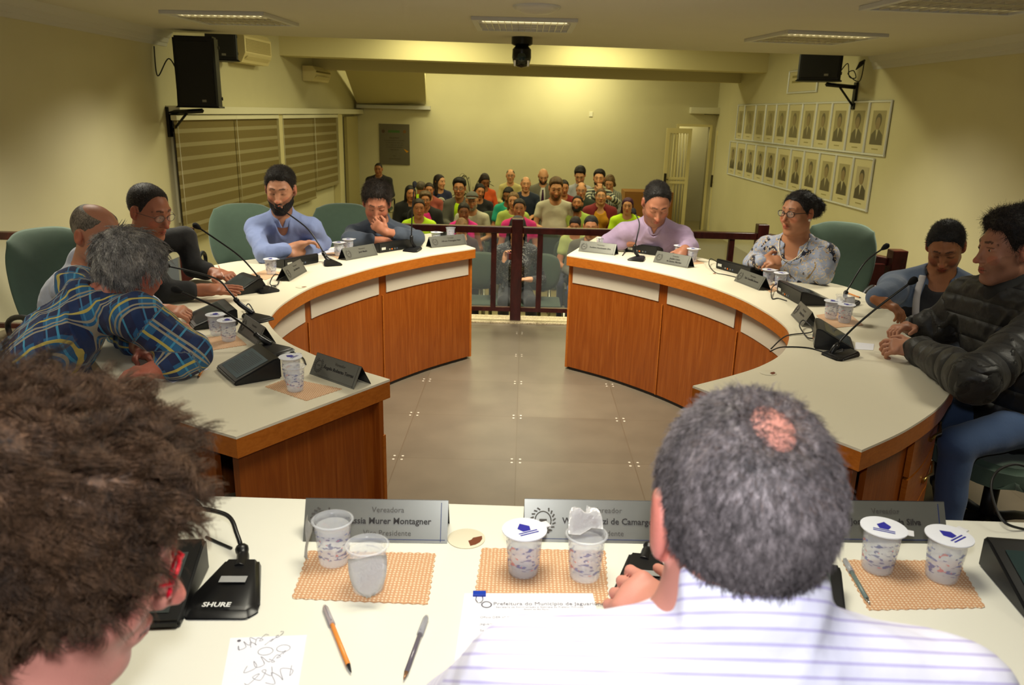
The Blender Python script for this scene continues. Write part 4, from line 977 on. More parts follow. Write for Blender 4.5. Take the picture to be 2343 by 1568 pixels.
# pens
def pen(label, a, b, z, barrel, tip, cap=None, r=.0037, name='ballpoint_pen'):
    A, Bp = onz(*a, z), onz(*b, z); d = (Bp-A); L = d.length; t = thing(name, label, 'pen', (A.x, A.y, z+r+.0015), math.atan2(d.y, d.x))
    bm = B(); tube(bm, [(L*.0, 0, 0), (L*.9, 0, 0)], r, 6); obj('barrel', bm, barrel, t)
    bm = B(); tube(bm, [(L*.9, 0, 0), (L*.96, 0, 0), (L, 0, 0)], [r*.95, r*.5, .0006], 8); obj('tip', bm, tip, t)
    if cap:
        bm = B(); tube(bm, [(-.004, 0, 0), (L*.02, 0, 0), (L*.3, 0, 0)], [r*.7, r*1.35, r*1.45], 10); tube(bm, [(L*.02, 0, r*1.6), (L*.27, 0, r*1.7)], .0012, 5); obj('cap', bm, cap, t)
org = mat('pen_orange', (226, 140, 60), .35); blkp = mat('pen_black', (30, 30, 34), .35); clr = mat('pen_clear', (190, 190, 196), .15, alpha=.55)
pen('orange ballpoint pen with a clear cap on the near desk', (744, 1396), (804, 1546), ZP, org, blkp, clr)
pen('clear ballpoint pen with dark ink, between orange pen and letter', (975, 1420), (924, 1562), ZP, mat('pen_smoke', (96, 90, 100), .2), mat('pen_brass', (150, 110, 80), .3, .5), clr)
pen('grey pen lying on the right foreground placemat', (1932, 1288), (1989, 1388), ZP, mat('pen_grey', (100, 116, 112), .3), mat('chrome', (200, 200, 200), .15, 1), clr)
pen('short orange pen beside the paper near the plaid sleeve', (469, 842), (453, 868), ZT, org, blkp)
pen('orange pencil lying on the right desk before the hoodie wearer', (1937, 672), (1970, 684), ZT, org, blkp, name='pencil')
# cable grommets
def grommet(label, p, z, r=.036):
    b = onz(*p, z); t = thing('cable_grommet', label, 'cable cap', (b.x, b.y, z))
    bm = B(); lathe(bm, [(r, .0005), (r, .002), (r*.9, .003), (.001, .0032)], 32); obj('cap_disc', bm, mat('grommet_cream', (216, 208, 184), .45), t, smooth=30)
    bm = B(); poly(bm, [(r*.85*math.cos(a), r*.85*math.sin(a)) for a in (-1.25, -.9, -.5, -.1, .25)]+[(r*.35*math.cos(a), r*.35*math.sin(a)) for a in (.0, -.6, -1.2)], .0031, .0036); obj('cable_slot', bm, mat('slot_brown', (110, 56, 30), .7), t)
grommet('round cream cable cap with a brown slot between two near name plates', (1067, 1234), ZP)
for p, s in (((1757, 854), 'pale cable cap on the bare near end of the right desk'), ((690, 657), 'pale cable cap in front of the black tablet on the left desk'), ((1628, 626), 'pale cable cap left of the long black tablet'), ((760, 604), 'pale cable cap at the microphone foot before the man in light blue')): grommet(s, p, ZT, .03)
# cables
def cable(label, pts, z, r=.0028, hs=None):
    hs = hs or [r]*len(pts); P = [onz(x, y, z)+Vector((0, 0, h)) for (x, y), h in zip(pts, hs)]; bm = B(); tube(bm, bez3(P, 7), r, 6); o = obj('cable', bm, cabm); tag(o, label, 'cable')
cable('black cable from the nearest tablet to the cup on the left desk', [(632, 812), (668, 808), (692, 820), (700, 836)], ZT)
cable('black cable curling behind the upright microphone on the left desk', [(950, 566), (962, 556), (966, 548), (958, 546), (950, 556), (940, 574)], ZT, hs=[.003, .02, .03, .03, .02, .003])
cable('cable loop at the foot of the lilac man microphone', [(1424, 586), (1432, 577), (1444, 568), (1452, 572)], ZT, hs=[.003, .01, .03, .01])
cable('black cable at the left end of the long black tablet', [(1690, 637), (1660, 630), (1637, 625), (1622, 612), (1625, 603), (1640, 607)], ZT, hs=[.003, .003, .003, .015, .03, .02])
cable('cable plugged into the barcode-labelled tablet', [(1800, 690), (1780, 684), (1766, 685), (1765, 668), (1776, 662)], ZT, hs=[.003, .003, .005, .02, .03])
cable('long black cable trailing from the right microphone to the desk edge', [(1896, 812), (1850, 798), (1790, 796), (1762, 806)], ZT)
cable('black cable looping beside the reflecting tablet', [(1862, 780), (1845, 776), (1828, 755), (1838, 748), (1858, 764), (1800, 770), (1764, 800)], ZT, hs=[.01, .01, .02, .03, .01, .003, .003])
cable('black cable running from the second left microphone', [(585, 722), (570, 710), (562, 716), (578, 728)], ZT, hs=[.003, .03, .01, .003])
cable('black cable tangle beside the pointing hand on the left desk', [(612, 672), (622, 664), (636, 652), (640, 640), (628, 642), (618, 654), (632, 658)], ZT, hs=[.003, .02, .003, .02, .03, .01, .003])
cable('thin cable from the brown-haired person tablet to the microphone base', [(472, 1232), (500, 1245), (530, 1258)], ZP)
cable('thin cable arching up behind the glare-lit tablet', [(2343, 1215), (2290, 1212), (2258, 1175), (2262, 1160), (2300, 1150), (2343, 1150)], ZP, hs=[.003, .02, .05, .08, .09, .08])
bm = B(); box(bm, (0, -.02, 0), (.10, .02, .012), bev=.004); q = onz(1790, 640, ZT); o = obj('wallet', bm, mat('wallet_black', (24, 22, 22), .5), None, loc=(q.x, q.y, ZT+.001)); o.rotation_euler = (0, 0, -.15); tag(o, 'small black wallet behind the right cup of the clasped-hands pair', 'wallet')
# ------------------------------------------------------------------ solid modelling of bodies: distance fields -> one continuous surface
def smin(a, b, k):
    if k <= 0: return np.minimum(a, b)
    h = np.maximum(k-np.abs(a-b), 0)/k
    return np.minimum(a, b)-h*h*k*.25
def smax(a, b, k): return -smin(-a, -b, k)
def axis_of(lo, hi, fine, coarse, spans):
    out = [lo]; x = lo
    while x < hi:
        st = fine if any(a-.01 <= x <= b+.01 for a, b in spans) else coarse
        x += st; out.append(x)
    return np.array(out, np.float32)
def nets(vol, ax):
    """naive surface nets on a rectilinear grid"""
    X, Y, Z = ax; ins = vol < 0
    nx, ny, nz = vol.shape
    c = np.zeros((nx-1, ny-1, nz-1), np.uint8)
    for i in (0, 1):
        for j in (0, 1):
            for k in (0, 1): c += ins[i:nx-1+i, j:ny-1+j, k:nz-1+k]
    act = np.argwhere((c > 0) & (c < 8))
    if not len(act): return None
    idx = -np.ones(c.shape, np.int32); idx[tuple(act.T)] = np.arange(len(act))
    acc = np.zeros((len(act), 3)); cnt = np.zeros(len(act))
    cor = [(0, 0, 0), (1, 0, 0), (0, 1, 0), (1, 1, 0), (0, 0, 1), (1, 0, 1), (0, 1, 1), (1, 1, 1)]
    vals = [vol[act[:, 0]+a, act[:, 1]+b, act[:, 2]+d] for a, b, d in cor]
    for a in range(8):
        for b in range(a+1, 8):
            df = [cor[b][q]-cor[a][q] for q in range(3)]
            if sum(abs(q) for q in df) != 1: continue
            va, vb = vals[a], vals[b]; m = (va < 0) != (vb < 0); t = np.where(m, va/np.where(m, va-vb, 1), 0)
            p = np.array(cor[a])[None, :]+t[:, None]*np.array(df)[None, :]
            acc[m] += p[m]; cnt[m] += 1
    loc = acc/cnt[:, None]; P = np.empty_like(loc)
    for q, A in enumerate((X, Y, Z)):
        i = act[:, q]; P[:, q] = A[i]+(A[i+1]-A[i])*loc[:, q]
    F = []
    for axq in range(3):
        o = [q for q in range(3) if q != axq]
        sl0 = [slice(None)]*3; sl1 = [slice(None)]*3; sl0[axq] = slice(0, -1); sl1[axq] = slice(1, None)
        a, b = ins[tuple(sl0)], ins[tuple(sl1)]; e = np.argwhere(a != b)
        e = e[(e[:, o[0]] > 0) & (e[:, o[1]] > 0) & (e[:, o[0]] < vol.shape[o[0]]-1) & (e[:, o[1]] < vol.shape[o[1]]-1)]
        if not len(e): continue
        q = []
        for d0, d1 in ((1, 1), (0, 1), (0, 0), (1, 0)):
            f = e.copy(); f[:, o[0]] -= d0; f[:, o[1]] -= d1; q.append(idx[tuple(f.T)])
        q = np.stack(q, 1); flip = a[tuple(e.T)]
        if axq == 1: flip = ~flip
        q[~flip] = q[~flip][:, ::-1]; F.append(q)
    F = np.concatenate(F); F = F[(F >= 0).all(1)]
    return P, F
def mesh_np(name, P, F):
    me = bpy.data.meshes.new(name); me.vertices.add(len(P)); me.vertices.foreach_set('co', np.asarray(P, np.float32).ravel())
    me.loops.add(len(F)*4); me.loops.foreach_set('vertex_index', np.asarray(F, np.int32).ravel())
    me.polygons.add(len(F)); me.polygons.foreach_set('loop_start', np.arange(len(F), dtype=np.int32)*4)
    me.update(calc_edges=True); me.validate(); me.shade_smooth(); return me
def relax(P, F, it=2, lam=.5):
    n = len(P); e = np.concatenate([F[:, [0, 1]], F[:, [1, 2]], F[:, [2, 3]], F[:, [3, 0]]]); e = np.concatenate([e, e[:, ::-1]])
    cnt = np.bincount(e[:, 0], minlength=n)[:, None]
    for _ in range(it):
        s = np.stack([np.bincount(e[:, 0], weights=P[e[:, 1], q], minlength=n) for q in range(3)], 1); P = P+(s/np.maximum(cnt, 1)-P)*lam
    return P
def wob(p, f, seed=0):
    s = seed*1.7; x, y, z = p[..., 0]*f, p[..., 1]*f, p[..., 2]*f
    return (np.sin(x+1.7*np.sin(y*.9+s)+s)+np.sin(y*1.1+1.5*np.sin(z*.8+s*2)+2+s)+np.sin(z*1.05+1.6*np.sin(x*.85+s)+4))/3
class Field:
    def __init__(s): s.pr = []
    def add(s, fn, lo, hi, k=.02, op='+'): s.pr.append((fn, np.array(lo, float), np.array(hi, float), k, op)); return s
    def cap(s, a, b, ra, rb=None, k=.02, op='+', squash=None):
        a = np.array(a, float); b = np.array(b, float); rb = ra if rb is None else rb; d = b-a; L2 = max(d@d, 1e-9); r = max(ra, rb)
        def fn(p):
            h = np.clip(((p-a)@d)/L2, 0, 1); return np.linalg.norm(p-a-h[..., None]*d, axis=-1)-(ra+(rb-ra)*h)
        return s.add(fn, np.minimum(a, b)-r, np.maximum(a, b)+r, k, op)
    def ell(s, c, r, R=None, k=.02, op='+'):
        c = np.array(c, float); r = np.array(r, float); R = np.eye(3) if R is None else R; m = r.max()
        def fn(p):
            q = (p-c)@R; k0 = np.linalg.norm(q/r, axis=-1); k1 = np.linalg.norm(q/(r*r), axis=-1); return k0*(k0-1)/np.maximum(k1, 1e-6)
        return s.add(fn, c-m, c+m, k, op)
    def mesh(s, fine, coarse, spans, disp=None, iso=0.0, relax_it=1, lohi=None):
        add = [q for q in s.pr if q[4] == '+']
        lo = np.min([q[1] for q in add], 0)-.03; hi = np.max([q[2] for q in add], 0)+.03
        ax = [axis_of(lo[i], hi[i], fine, coarse, [(a[i], b[i]) for a, b in spans]) for i in range(3)]
        vol = np.full([len(a) for a in ax], 1.0, np.float32)
        for fn, a, b, k, op in s.pr:
            m = k+.025 if op == '+' else k+.03
            I = [slice(max(np.searchsorted(ax[i], a[i]-m)-1, 0), np.searchsorted(ax[i], b[i]+m)+1) for i in range(3)]
            g = [ax[i][I[i]].astype(np.float64) for i in range(3)]
            if min(len(x) for x in g) == 0: continue
            p = np.stack(np.meshgrid(*g, indexing='ij'), -1); v = fn(p).astype(np.float32); w = vol[tuple(I)]
            vol[tuple(I)] = smin(w, v, k) if op == '+' else smax(w, -v, k)
        if disp is not None:
            near = np.argwhere(np.abs(vol) < .03); p = np.stack([ax[i][near[:, i]] for i in range(3)], -1).astype(np.float64)
            vol[tuple(near.T)] += disp(p).astype(np.float32)
        r = nets(vol-iso, ax)
        if r is None: return None
        P, F = r; P = relax(P, F, relax_it); return P, F
def set_col(me, C, name='Col'):
    a = me.color_attributes.new(name, 'FLOAT_COLOR', 'POINT'); n = len(me.vertices); c = np.ones((n, 4), np.float32); c[:, :3] = C[:n]; a.data.foreach_set('color', c.ravel())
def lin(c): return np.array(srgb(c)[:3])
def rotm(yaw, pitch, roll):
    """head frame columns: x = own left-to-right (image right at yaw 0), y = face forward, z = up. yaw 0 faces the camera (-Y world)"""
    y_, p_, r_ = map(math.radians, (yaw, pitch, roll))
    f = np.array([math.sin(y_)*math.cos(p_), -math.cos(y_)*math.cos(p_), -math.sin(p_)])
    s = np.array([-math.cos(y_), -math.sin(y_), 0.]); u = np.cross(s, f)
    s2 = s*math.cos(r_)+u*math.sin(r_); u2 = -s*math.sin(r_)+u*math.cos(r_)
    return np.stack([s2, f, u2], 1)
def E_(p, c, r):
    q = p-np.array(c); k0 = np.linalg.norm(q/np.array(r), axis=-1); k1 = np.linalg.norm(q/np.array(r)**2, axis=-1); return k0*(k0-1)/np.maximum(k1, 1e-6)
def C_(p, a, b, ra, rb=None):
    a = np.array(a, float); d = np.array(b, float)-a; rb = ra if rb is None else rb; h = np.clip(((p-a)@d)/(d@d), 0, 1); return np.linalg.norm(p-a-h[..., None]*d, axis=-1)-(ra+(rb-ra)*h)
def cranium(p): return smin(E_(p, (0, -.018, .038), (.074, .094, .082)), E_(p, (0, .025, .0), (.066, .072, .09)), .03)
def head_sdf(p, fat=0., fem=0., smile=0.):
    ax_ = np.abs(p[..., 0]); q = p.copy(); q[..., 0] = ax_
    d = cranium(p)
    d = smin(d, E_(p, (0, .022, -.052), (.054+fat*.012, .062, .062)), .03)
    d = smin(d, C_(q, (.046+fat*.012, -.002, -.06), (.018, .062, -.103), .022, .018), .03)      # jaw line
    d = smin(d, E_(p, (0, .070, -.103), (.022-fem*.003, .020, .018)), .022)                       # chin
    d = smin(d, E_(q, (.040+fat*.004, .056, -.028), (.022+fat*.005, .024, .024)), .022)          # cheek
    d = smin(d, C_(q, (.012, .088, .034), (.042, .074, .036), .009-fem*.002), .014)              # brow
    d = smax(d, -E_(q, (.031, .100, .012), (.018, .013, .012)), .014)                             # eye socket
    d = smin(d, E_(q, (.031, .0785, .012), (.0165, .0125, .0105)), .006)                          # lids
    d = smin(d, C_(p, (0, .088, .018), (0, .112, -.026), .0075, .0105), .012)                     # nose
    d = smin(d, E_(p, (0, .115, -.031), (.0115, .012, .0095)), .008)
    d = smin(d, E_(q, (.0125, .100, -.034), (.008, .010, .007)), .006)
    d = smax(d, -E_(q, (.006, .113, -.042), (.003, .006, .003)), .003)
    d = smin(d, E_(p, (0, .084, -.066), (.026, .016, .016)), .012)                                # mouth mound
    d = smin(d, C_(q, (0, .099, -.060), (.018, .090, -.062+smile*.006), .0045, .002), .004)
    d = smin(d, C_(q, (0, .097, -.072), (.016, .089, -.067+smile*.006), .0055, .002), .004)
    d = smax(d, -C_(q, (0, .106, -.0655), (.022, .091, -.0645+smile*.008), .0018), .002)
    e = E_(q, (.081, -.010, .004), (.0095, .020, .033)); e = smax(e, -E_(q, (.091, -.006, .006), (.007, .011, .020)), .004); e = smin(e, E_(q, (.074, -.002, -.022), (.007, .010, .012)), .006)
    return smin(d, e, .006)
skinm = mat('skin', (180, 130, 100), .48, attr='Col', noise=.06, nscale=60, bump=.12, bscale=400, spec=.35)
hairms = {}
def hairmat(c):
    if c not in hairms:
        g = G('hair_%d_%d_%d' % c, .62, 0, .3); v = g.obj(); n1 = g.noise(g.mapping(v, (240, 240, 90)), 1, 3); n2 = g.noise(v, 22, 3)
        f = g.math('ADD', g.math('MULTIPLY', n1, .6), g.math('MULTIPLY', n2, .4)); a = tuple(int(x*.55) for x in c); b = tuple(min(255, int(x*1.35+8)) for x in c)
        g.color(g.ramp(f, [(.35, a), (.5, c), (.66, b)])); g.bump(n1, .5, .003); hairms[c] = g.m
    return hairms[c]
clothms = {}
def cloth(c, rough=.85, sheen=.1, bump=.25):
    k = (c, rough)
    if k not in clothms: clothms[k] = mat('cloth_%d_%d_%d' % c, c, rough, noise=.05, nscale=60, bump=bump, bscale=60, sheen=sheen, bdist=.004)
    return clothms[k]
def strands(name, P, N, mtl, parent, n, length, r=.0006, gravity=.4, curl=0., comb=None, seg=5, seed=1, lift=.4, clump=0, crad=.006, turns=1.5, combt=True):
    """tufts of hair as fine three-sided tubes in one mesh; clump > 0: locks of that many hairs share one curling path"""
    rs = np.random.RandomState(seed); m0 = max(1, n//clump) if clump else n; i = rs.randint(0, len(P), m0); jit = rs.randn(m0, 3)*.25; Lr = .6+.7*rs.rand(m0); ph = rs.rand(m0)*6.28; tw = rs.choice([-1, 1], m0)*(.7+.6*rs.rand(m0))
    if clump: k_ = np.repeat(np.arange(m0), clump); i, jit, Lr, ph, tw = i[k_], jit[k_], Lr[k_]*(.8+.35*rs.rand(len(k_))), ph[k_], tw[k_]
    n = len(i); nn = N[i]; o = rs.randn(n, 3)*crad if clump else np.zeros((n, 3)); o -= nn*(o*nn).sum(1)[:, None]; p = P[i]+o; pts = [p-nn*.003]
    d = nn*lift+jit
    if comb is not None: c_ = comb(p); d = d+c_-nn*(c_*nn).sum(1)[:, None]*(.9 if combt else 0)
    L = length*Lr[:, None]; ax1 = np.cross(nn, [0, 0, 1.]); ax1 /= np.linalg.norm(ax1, axis=1)[:, None]+1e-6; ax2 = np.cross(nn, ax1)
    for k in range(seg):
        d = d/(np.linalg.norm(d, axis=1)[:, None]+1e-9); p = p+d*L/seg; w = min(1, (k+1)/seg*1.6)*curl; a_ = ph+tw*6.28*turns*(k+1)/seg
        off = (ax1*np.cos(a_)[:, None]+nn*np.sin(a_)[:, None])*w; pts.append(p+off+(o*(-.35*(k+1)/seg) if clump else 0)); d = d+np.array([0, 0, -gravity])/seg+(rs.randn(n, 3)*.08 if not clump else rs.randn(n, 3)*.03)
    pts = np.stack(pts, 1); m = pts.shape[1]; t = np.gradient(pts, axis=1); t /= np.linalg.norm(t, axis=2)[..., None]+1e-9
    a = np.cross(t, [.3, .5, .8]); a /= np.linalg.norm(a, axis=2)[..., None]+1e-9; b = np.cross(t, a); rad = (r*np.linspace(1, .35, m))[None, :, None]
    V = np.stack([pts+(a*math.cos(q)+b*math.sin(q))*rad for q in (0, 2.094, 4.189)], 2).reshape(-1, 3)
    base = (np.arange(n)[:, None, None]*m*3+np.arange(m-1)[None, :, None]*3); k3 = np.arange(3)[None, None, :]; k4 = (k3+1) % 3
    F = np.stack([base+k3, base+k4, base+3+k4, base+3+k3], -1).reshape(-1, 4)
    me = mesh_np(name, V, F); return link_mesh(name, me, mtl, parent)
def vnormals(me):
    n = np.empty(len(me.vertices)*3, np.float32); me.vertices.foreach_get('normal', n) if False else None
    a = np.array([v.normal[:] for v in me.vertices]) if len(me.vertices) < 1 else None
    buf = np.empty(len(me.vertices)*3, np.float32); me.vertex_normals.foreach_get('vector', buf); return buf.reshape(-1, 3)
LO = dict(  # hairlines: height of the lower limit of hair against y (back ... front)
    short=([-.12, -.08, -.03, -.012, .012, .022, .038, .055, .075, .11], [-.058, -.056, -.035, .028, .030, .008, .030, .072, .092, .098]),
    reced=([-.12, -.08, -.03, -.012, .012, .022, .038, .050, .065, .11], [-.058, -.056, -.035, .028, .030, .008, .050, .090, .105, .125]),
    fem=([-.12, -.08, -.03, .0, .02, .04, .055, .07, .085, .11], [-.07, -.07, -.05, -.01, .0, .022, .050, .078, .090, .094]),
    crown=([-.12, -.08, -.03, -.012, .012, .03, .06, .11], [-.058, -.056, -.035, .028, .030, .05, .09, .2]))
def hair_field(p, st):
    kind = st.get('line', 'short'); t = st.get('t', .010); ys, zs = LO[kind]
    vol_ = st.get('top', 0)*np.clip((p[..., 2]-.03)/.08, 0, 1)+st.get('side', 0)*np.clip((np.abs(p[..., 0])-.03)/.04, 0, 1)+st.get('back', 0)*np.clip((-p[..., 1]-.02)/.06, 0, 1)
    a = st.get('amp', .002)
    n = a*wob(p, st.get('freq', 90), 1)+a*.6*wob(p, st.get('freq', 90)*2.1, 3)
    lim = np.interp(p[..., 1], ys, zs)+st.get('raise', 0)+st.get('jag', .007)*(wob(p, 75, 8)+.6*wob(p, 230, 3))
    tap = np.clip((p[..., 2]-lim)/st.get('taper', .034), .12, 1)**.6
    if 'bald' in st:
        bx, by, bz, br = st['bald']; tap = tap*np.clip(E_(p, (bx, by, bz), br)/.016-.1, -.35, 1)
    if kind == 'crown': tap = tap*np.clip(E_(p, (0, .012, .125), (.062, .088, .052))/.012, -.35, 1)
    d = cranium(p)-(t+vol_)*tap+n*np.clip(tap, .2, 1)
    d = smax(d, (lim-p[..., 2])*.7, .004)
    if 'fringe' in st: d = smin(d, E_(p, (0, .075, .075), (.06, .025+st['fringe'], .022+st['fringe']))+n, .012)
    if 'long' in st:
        L = st['long']; w = st.get('lw', .03); q = p.copy(); q[..., 0] = np.abs(q[..., 0])
        c = C_(q, (.066, .0, .03), (.080, -.005, -L), w*.75, w); c = smin(c, E_(p, (0, -.075, -L*.5+.02), (.085, .040, L*.5+.06)), .03)
        d = smin(d, c+n*1.5, .015)
    if 'pony' in st: d = smin(d, C_(p, (0, -.11, .03), (.0, -.13, -st['pony']), .028, .018)+n, .01)
    if 'bun' in st:
        bx, by, bz, br = st['bun']; d = smin(d, E_(p, (bx, by, bz), (br, br, br))+n*2.5, .01)
    return d
def beard_field(p, amt):
    q = p.copy(); q[..., 0] = np.abs(q[..., 0]); d = head_sdf(p)-.0036*amt-.0016*wob(p, 260)
    reg = smax(p[..., 2]+.072-np.abs(p[..., 0])*.60+.003*wob(p, 200, 4), -(p[..., 1]-.004), .004)      # below a line rising to the ears
    mo = -E_(p, (0, .105, -.067), (.027, .03, .0145)); ms = E_(p, (0, .098, -.0495), (.029, .020, .0048))
    reg = smax(reg, mo, .003); reg = smax(reg, -.128-p[..., 2], .003)
    return smin(smax(d, reg, .003), smax(head_sdf(p)-.003*amt, ms, .002), .002)
def local_mesh(name, fn, lo, hi, st, R, c, S, mtl, parent, it=1):
    ax = [np.arange(lo[i], hi[i], st) for i in range(3)]; p = np.stack(np.meshgrid(*ax, indexing='ij'), -1); r = nets(fn(p).astype(np.float32), ax)
    if r is None: return None
    P, F = r; P = relax(P, F, it); P = (P*S)@R.T+c
    if parent is not None: P = P-np.array(parent.location)
    me = mesh_np(name, P, F); return link_mesh(name, me, mtl, parent)
def unit(v): v = np.array(v, float); return v/max(np.linalg.norm(v), 1e-9)
def hand_prims(f, w, d, n, curl=.6, S=1., spread=.15, point=False, left=False, k=.006):
    """w wrist, d direction of the fingers, n out of the palm"""
    d = unit(d); n = np.array(n, float); n = unit(n-d*(n@d)); s = np.cross(d, n); s = -s if left else s
    f.cap(w, w+d*.035*S, .026*S, .028*S, .02)
    R = np.stack([s, d, n], 1)
    f.ell(w+d*.055*S, (.041*S, .048*S, .016*S), R, .018)
    f.cap(w+d*.085*S-s*.028*S, w+d*.085*S+s*.028*S, .013*S, .012*S, .012)
    for i, (o, L) in enumerate(((-.031, .060), (-.011, .072), (.010, .079), (.030, .072))):
        cc = curl*(1+.12*(1-i)) if not (point and i >= 2) else .08
        p = w+d*.088*S+s*o*S*-1*-1; dd = unit(d+s*(o/.03)*spread*.5); a = 0
        for j, fr in enumerate((.45, .32, .25)):
            a += cc*(.7 if j == 0 else 1.0); q = p+(dd*math.cos(a)+n*math.sin(a))*L*fr*S
            f.cap(p, q, (.0092-.0008*j)*S, (.0086-.001*j)*S, .004); p = q
    p = w+d*.03*S+s*.034*S; t1 = unit(d*.75+s*.7+n*.25); q = p+t1*.040*S; f.cap(w+d*.02*S+s*.015*S, p, .016*S, .014*S, .012); f.cap(p, q, .0125*S, .0105*S, .006)
    t2 = unit(d*1.0+s*.1+n*.45); f.cap(q, q+t2*.032*S, .0105*S, .008*S, .004)
    return d, n, s
PEOPLE = []
def person(label, head, face=(0, 0, 0), body=0, hs=1.0, skin=(176, 122, 92), hair=None, hairc=(30, 24, 20), beard=0, beardc=None, fat=0., fem=0., smile=0,
           torso=None, shw=.19, floor=0., seat=.46, lean=.12, nb=None, hands=None, elbows=None, wrists=None, hd=None, sleeve=1.0, top=(120, 120, 140), topmat=None, neck='v',
           trousers=(40, 44, 60), fine=.0042, coarse=.009, eyes='open', glasses=None, glass_c=(20, 18, 18), group=None, cap=None, legs=True, belly=0., collar=False, extra=None,
           strand=0, strandlen=.02, gscale=1.0, cuffs=None, name='person', armscale=1.0, hcurl=(.6, .6), point=None, shdrop=.062, eyec=(40, 26, 18), puff=0., sh=None, foldamp=.0045, knees=None, lip=None, back_lean=0., vneck=.09, xs=1., backview=False, browc=None):
    head = np.array(head, float); R = rotm(*face); S = hs; SV = np.array([xs, 1., 1.])*S; by = math.radians(body)
    fd = np.array([math.sin(by), -math.cos(by), 0.]); sd = np.array([-math.cos(by), -math.sin(by), 0.])   # facing and own-left (image left... mirrored) sides
    t = thing(name, label, 'person', (head[0], head[1], floor), 0, group); O = np.array(t.location)
    up = np.array([0, 0, 1.]); bs = torso or S
    NB = np.array(nb, float) if nb is not None else head-up*.165*S-fd*.035*S
    hipz = floor+seat+.09; hip = np.array([NB[0], NB[1], hipz])-fd*lean
    if torso is None: bs = 1.0
    sp = unit(NB-hip); bk = unit(np.cross(sd, sp)); bk = bk if bk@fd > 0 else -bk; RB = np.stack([sd, bk, sp], 1)
    shs = [NB-up*shdrop+s*sd*shw*.93*bs-fd*.01 for s in (1, -1)] if sh is None else [np.array(q, float) for q in sh]
    L = np.linalg.norm(NB-hip)
    if elbows is None: elbows = [shs[i]+s*sd*.06*bs-up*.26*bs+fd*.06 for i, s in enumerate((1, -1))]
    if wrists is None: wrists = [np.array(elbows[i])-s*sd*.12+fd*.20*bs-up*.02 for i, s in enumerate((1, -1))]
    elbows = [np.array(e, float) for e in elbows]; wrists = [np.array(e, float) for e in wrists]
    f = Field(); h_ = lambda p: head_sdf((p-head)@R/SV, fat, fem, smile)*S
    f.add(h_, head-.14*S, head+.14*S, .0)
    nt = head+R@(np.array([0, -.022, -.055])*SV)
    f.cap(nt, NB+up*.01, .052*S*(1-.12*fem)+fat*.01, .060*S*(1-.1*fem)+fat*.014, .028)
    def torso_prims(f, e, k=.04):
        W = shw/.19
        f.cap(NB+up*.02, NB+up*.02, .055*bs+e*.6, .055*bs+e*.6, k)
        for i in (0, 1):
            f.cap(NB+up*.005-fd*.01, shs[i]+(NB-shs[i])*.12, .045*bs+e, .052*bs+e, k)
        f.ell(NB-sp*.30*L*1.0, (.158*bs*W+e, .100*bs+e+fat*.02, .17*L/.5+e), RB, k+.01)
        f.ell(NB-sp*.62*L+bk*belly*.3, (.140*bs*W+e+fat*.03+belly*.3, .098*bs+e+fat*.03+belly*.6, .17*L/.5+e), RB, k+.01)
        f.ell(hip+up*.0, (.165*bs*W+e+fat*.02, .115*bs+e+fat*.02, .12+e), RB, k)
        if fem: 
            for s in (1, -1): f.ell(NB-sp*.36*L+bk*.075+sd*s*.065, (.062+e, .055+e, .060+e), RB, .03)
    torso_prims(f, 0.)
    spans = [(head-.135*S, head+.135*S)]
    for i in (0, 1):
        f.cap(shs[i], elbows[i], .044*armscale, .037*armscale, .03); f.cap(elbows[i], wrists[i], .038*armscale, .025*armscale, .02)
        d, n = hd[i] if hd else (unit(wrists[i]-elbows[i])+np.array([0, 0, -.1]), (0, 0, -1))
        hand_prims(f, wrists[i], d, n, hcurl[i], 1.0*gscale, left=(i == 1), point=(point == i))
        c = wrists[i]+unit(d)*.08; spans.append((c-.085, c+.085))
    hipj = [hip+s*sd*.09-up*.01 for s in (1, -1)]
    kn = [hipj[i]+fd*.40+s*sd*.05-up*.02 for i, s in enumerate((1, -1))] if knees is None else [np.array(q, float) for q in knees]
    an = [np.array([kn[i][0], kn[i][1], floor+.09])-fd*.04 for i in (0, 1)]
    if legs:
        for i in (0, 1): f.cap(hipj[i], kn[i], .075, .05, .04); f.cap(kn[i], an[i], .048, .036, .02); f.cap(an[i], an[i]+fd*.14-up*.045, .035, .03, .02)
    P, F = f.mesh(fine, coarse, spans if fine < coarse else [], relax_it=1)
    hl = (P-head)@R/SV; sk = lin(skin); col = np.tile(sk, (len(P), 1)); near = np.linalg.norm(P-head, axis=1) < .15*S; q = hl.copy(); q[:, 0] = np.abs(q[:, 0])
    def paint(mask, c, a): 
        m = (mask & near); col[m] = col[m]*(1-a)+lin(c)*a
    red = tuple(min(255, int(c*m)) for c, m in zip(skin, (1.06, .86, .84)))
    paint(E_(q, (.040, .07, -.025), (.022, .03, .020)) < 0, red, .5); paint(E_(hl, (0, .12, -.03), (.014, .02, .014)) < 0, red, .6); paint(E_(q, (.08, -.01, .0), (.014, .024, .034)) < 0, red, .6)
    lipc = lip or tuple(min(255, int(c*m)) for c, m in zip(skin, (.92, .62, .62)))
    paint(E_(q, (0, .100, -.060+.0), (.021, .02, .0055)) < 0, lipc, .85); paint(E_(q, (0, .098, -.071), (.018, .02, .0065)) < 0, lipc, .85)
    paint(C_(q, (0, .106, -.0655), (.022, .091, -.0645+smile*.008), .0022) < 0, tuple(int(c*.35) for c in skin), .8)
    bc = beardc or hairc
    if hair is not None or beard: paint(np.minimum(C_(q, (.014, .095, .0375), (.032, .090, .0405), .0046-.0015*fem), C_(q, (.032, .090, .0405), (.050, .072, .0325), .0042-.0018*fem)) < 0, tuple(int(x*.8+18) for x in hairc) if hairc[0] < 90 else (90, 76, 64), .8)
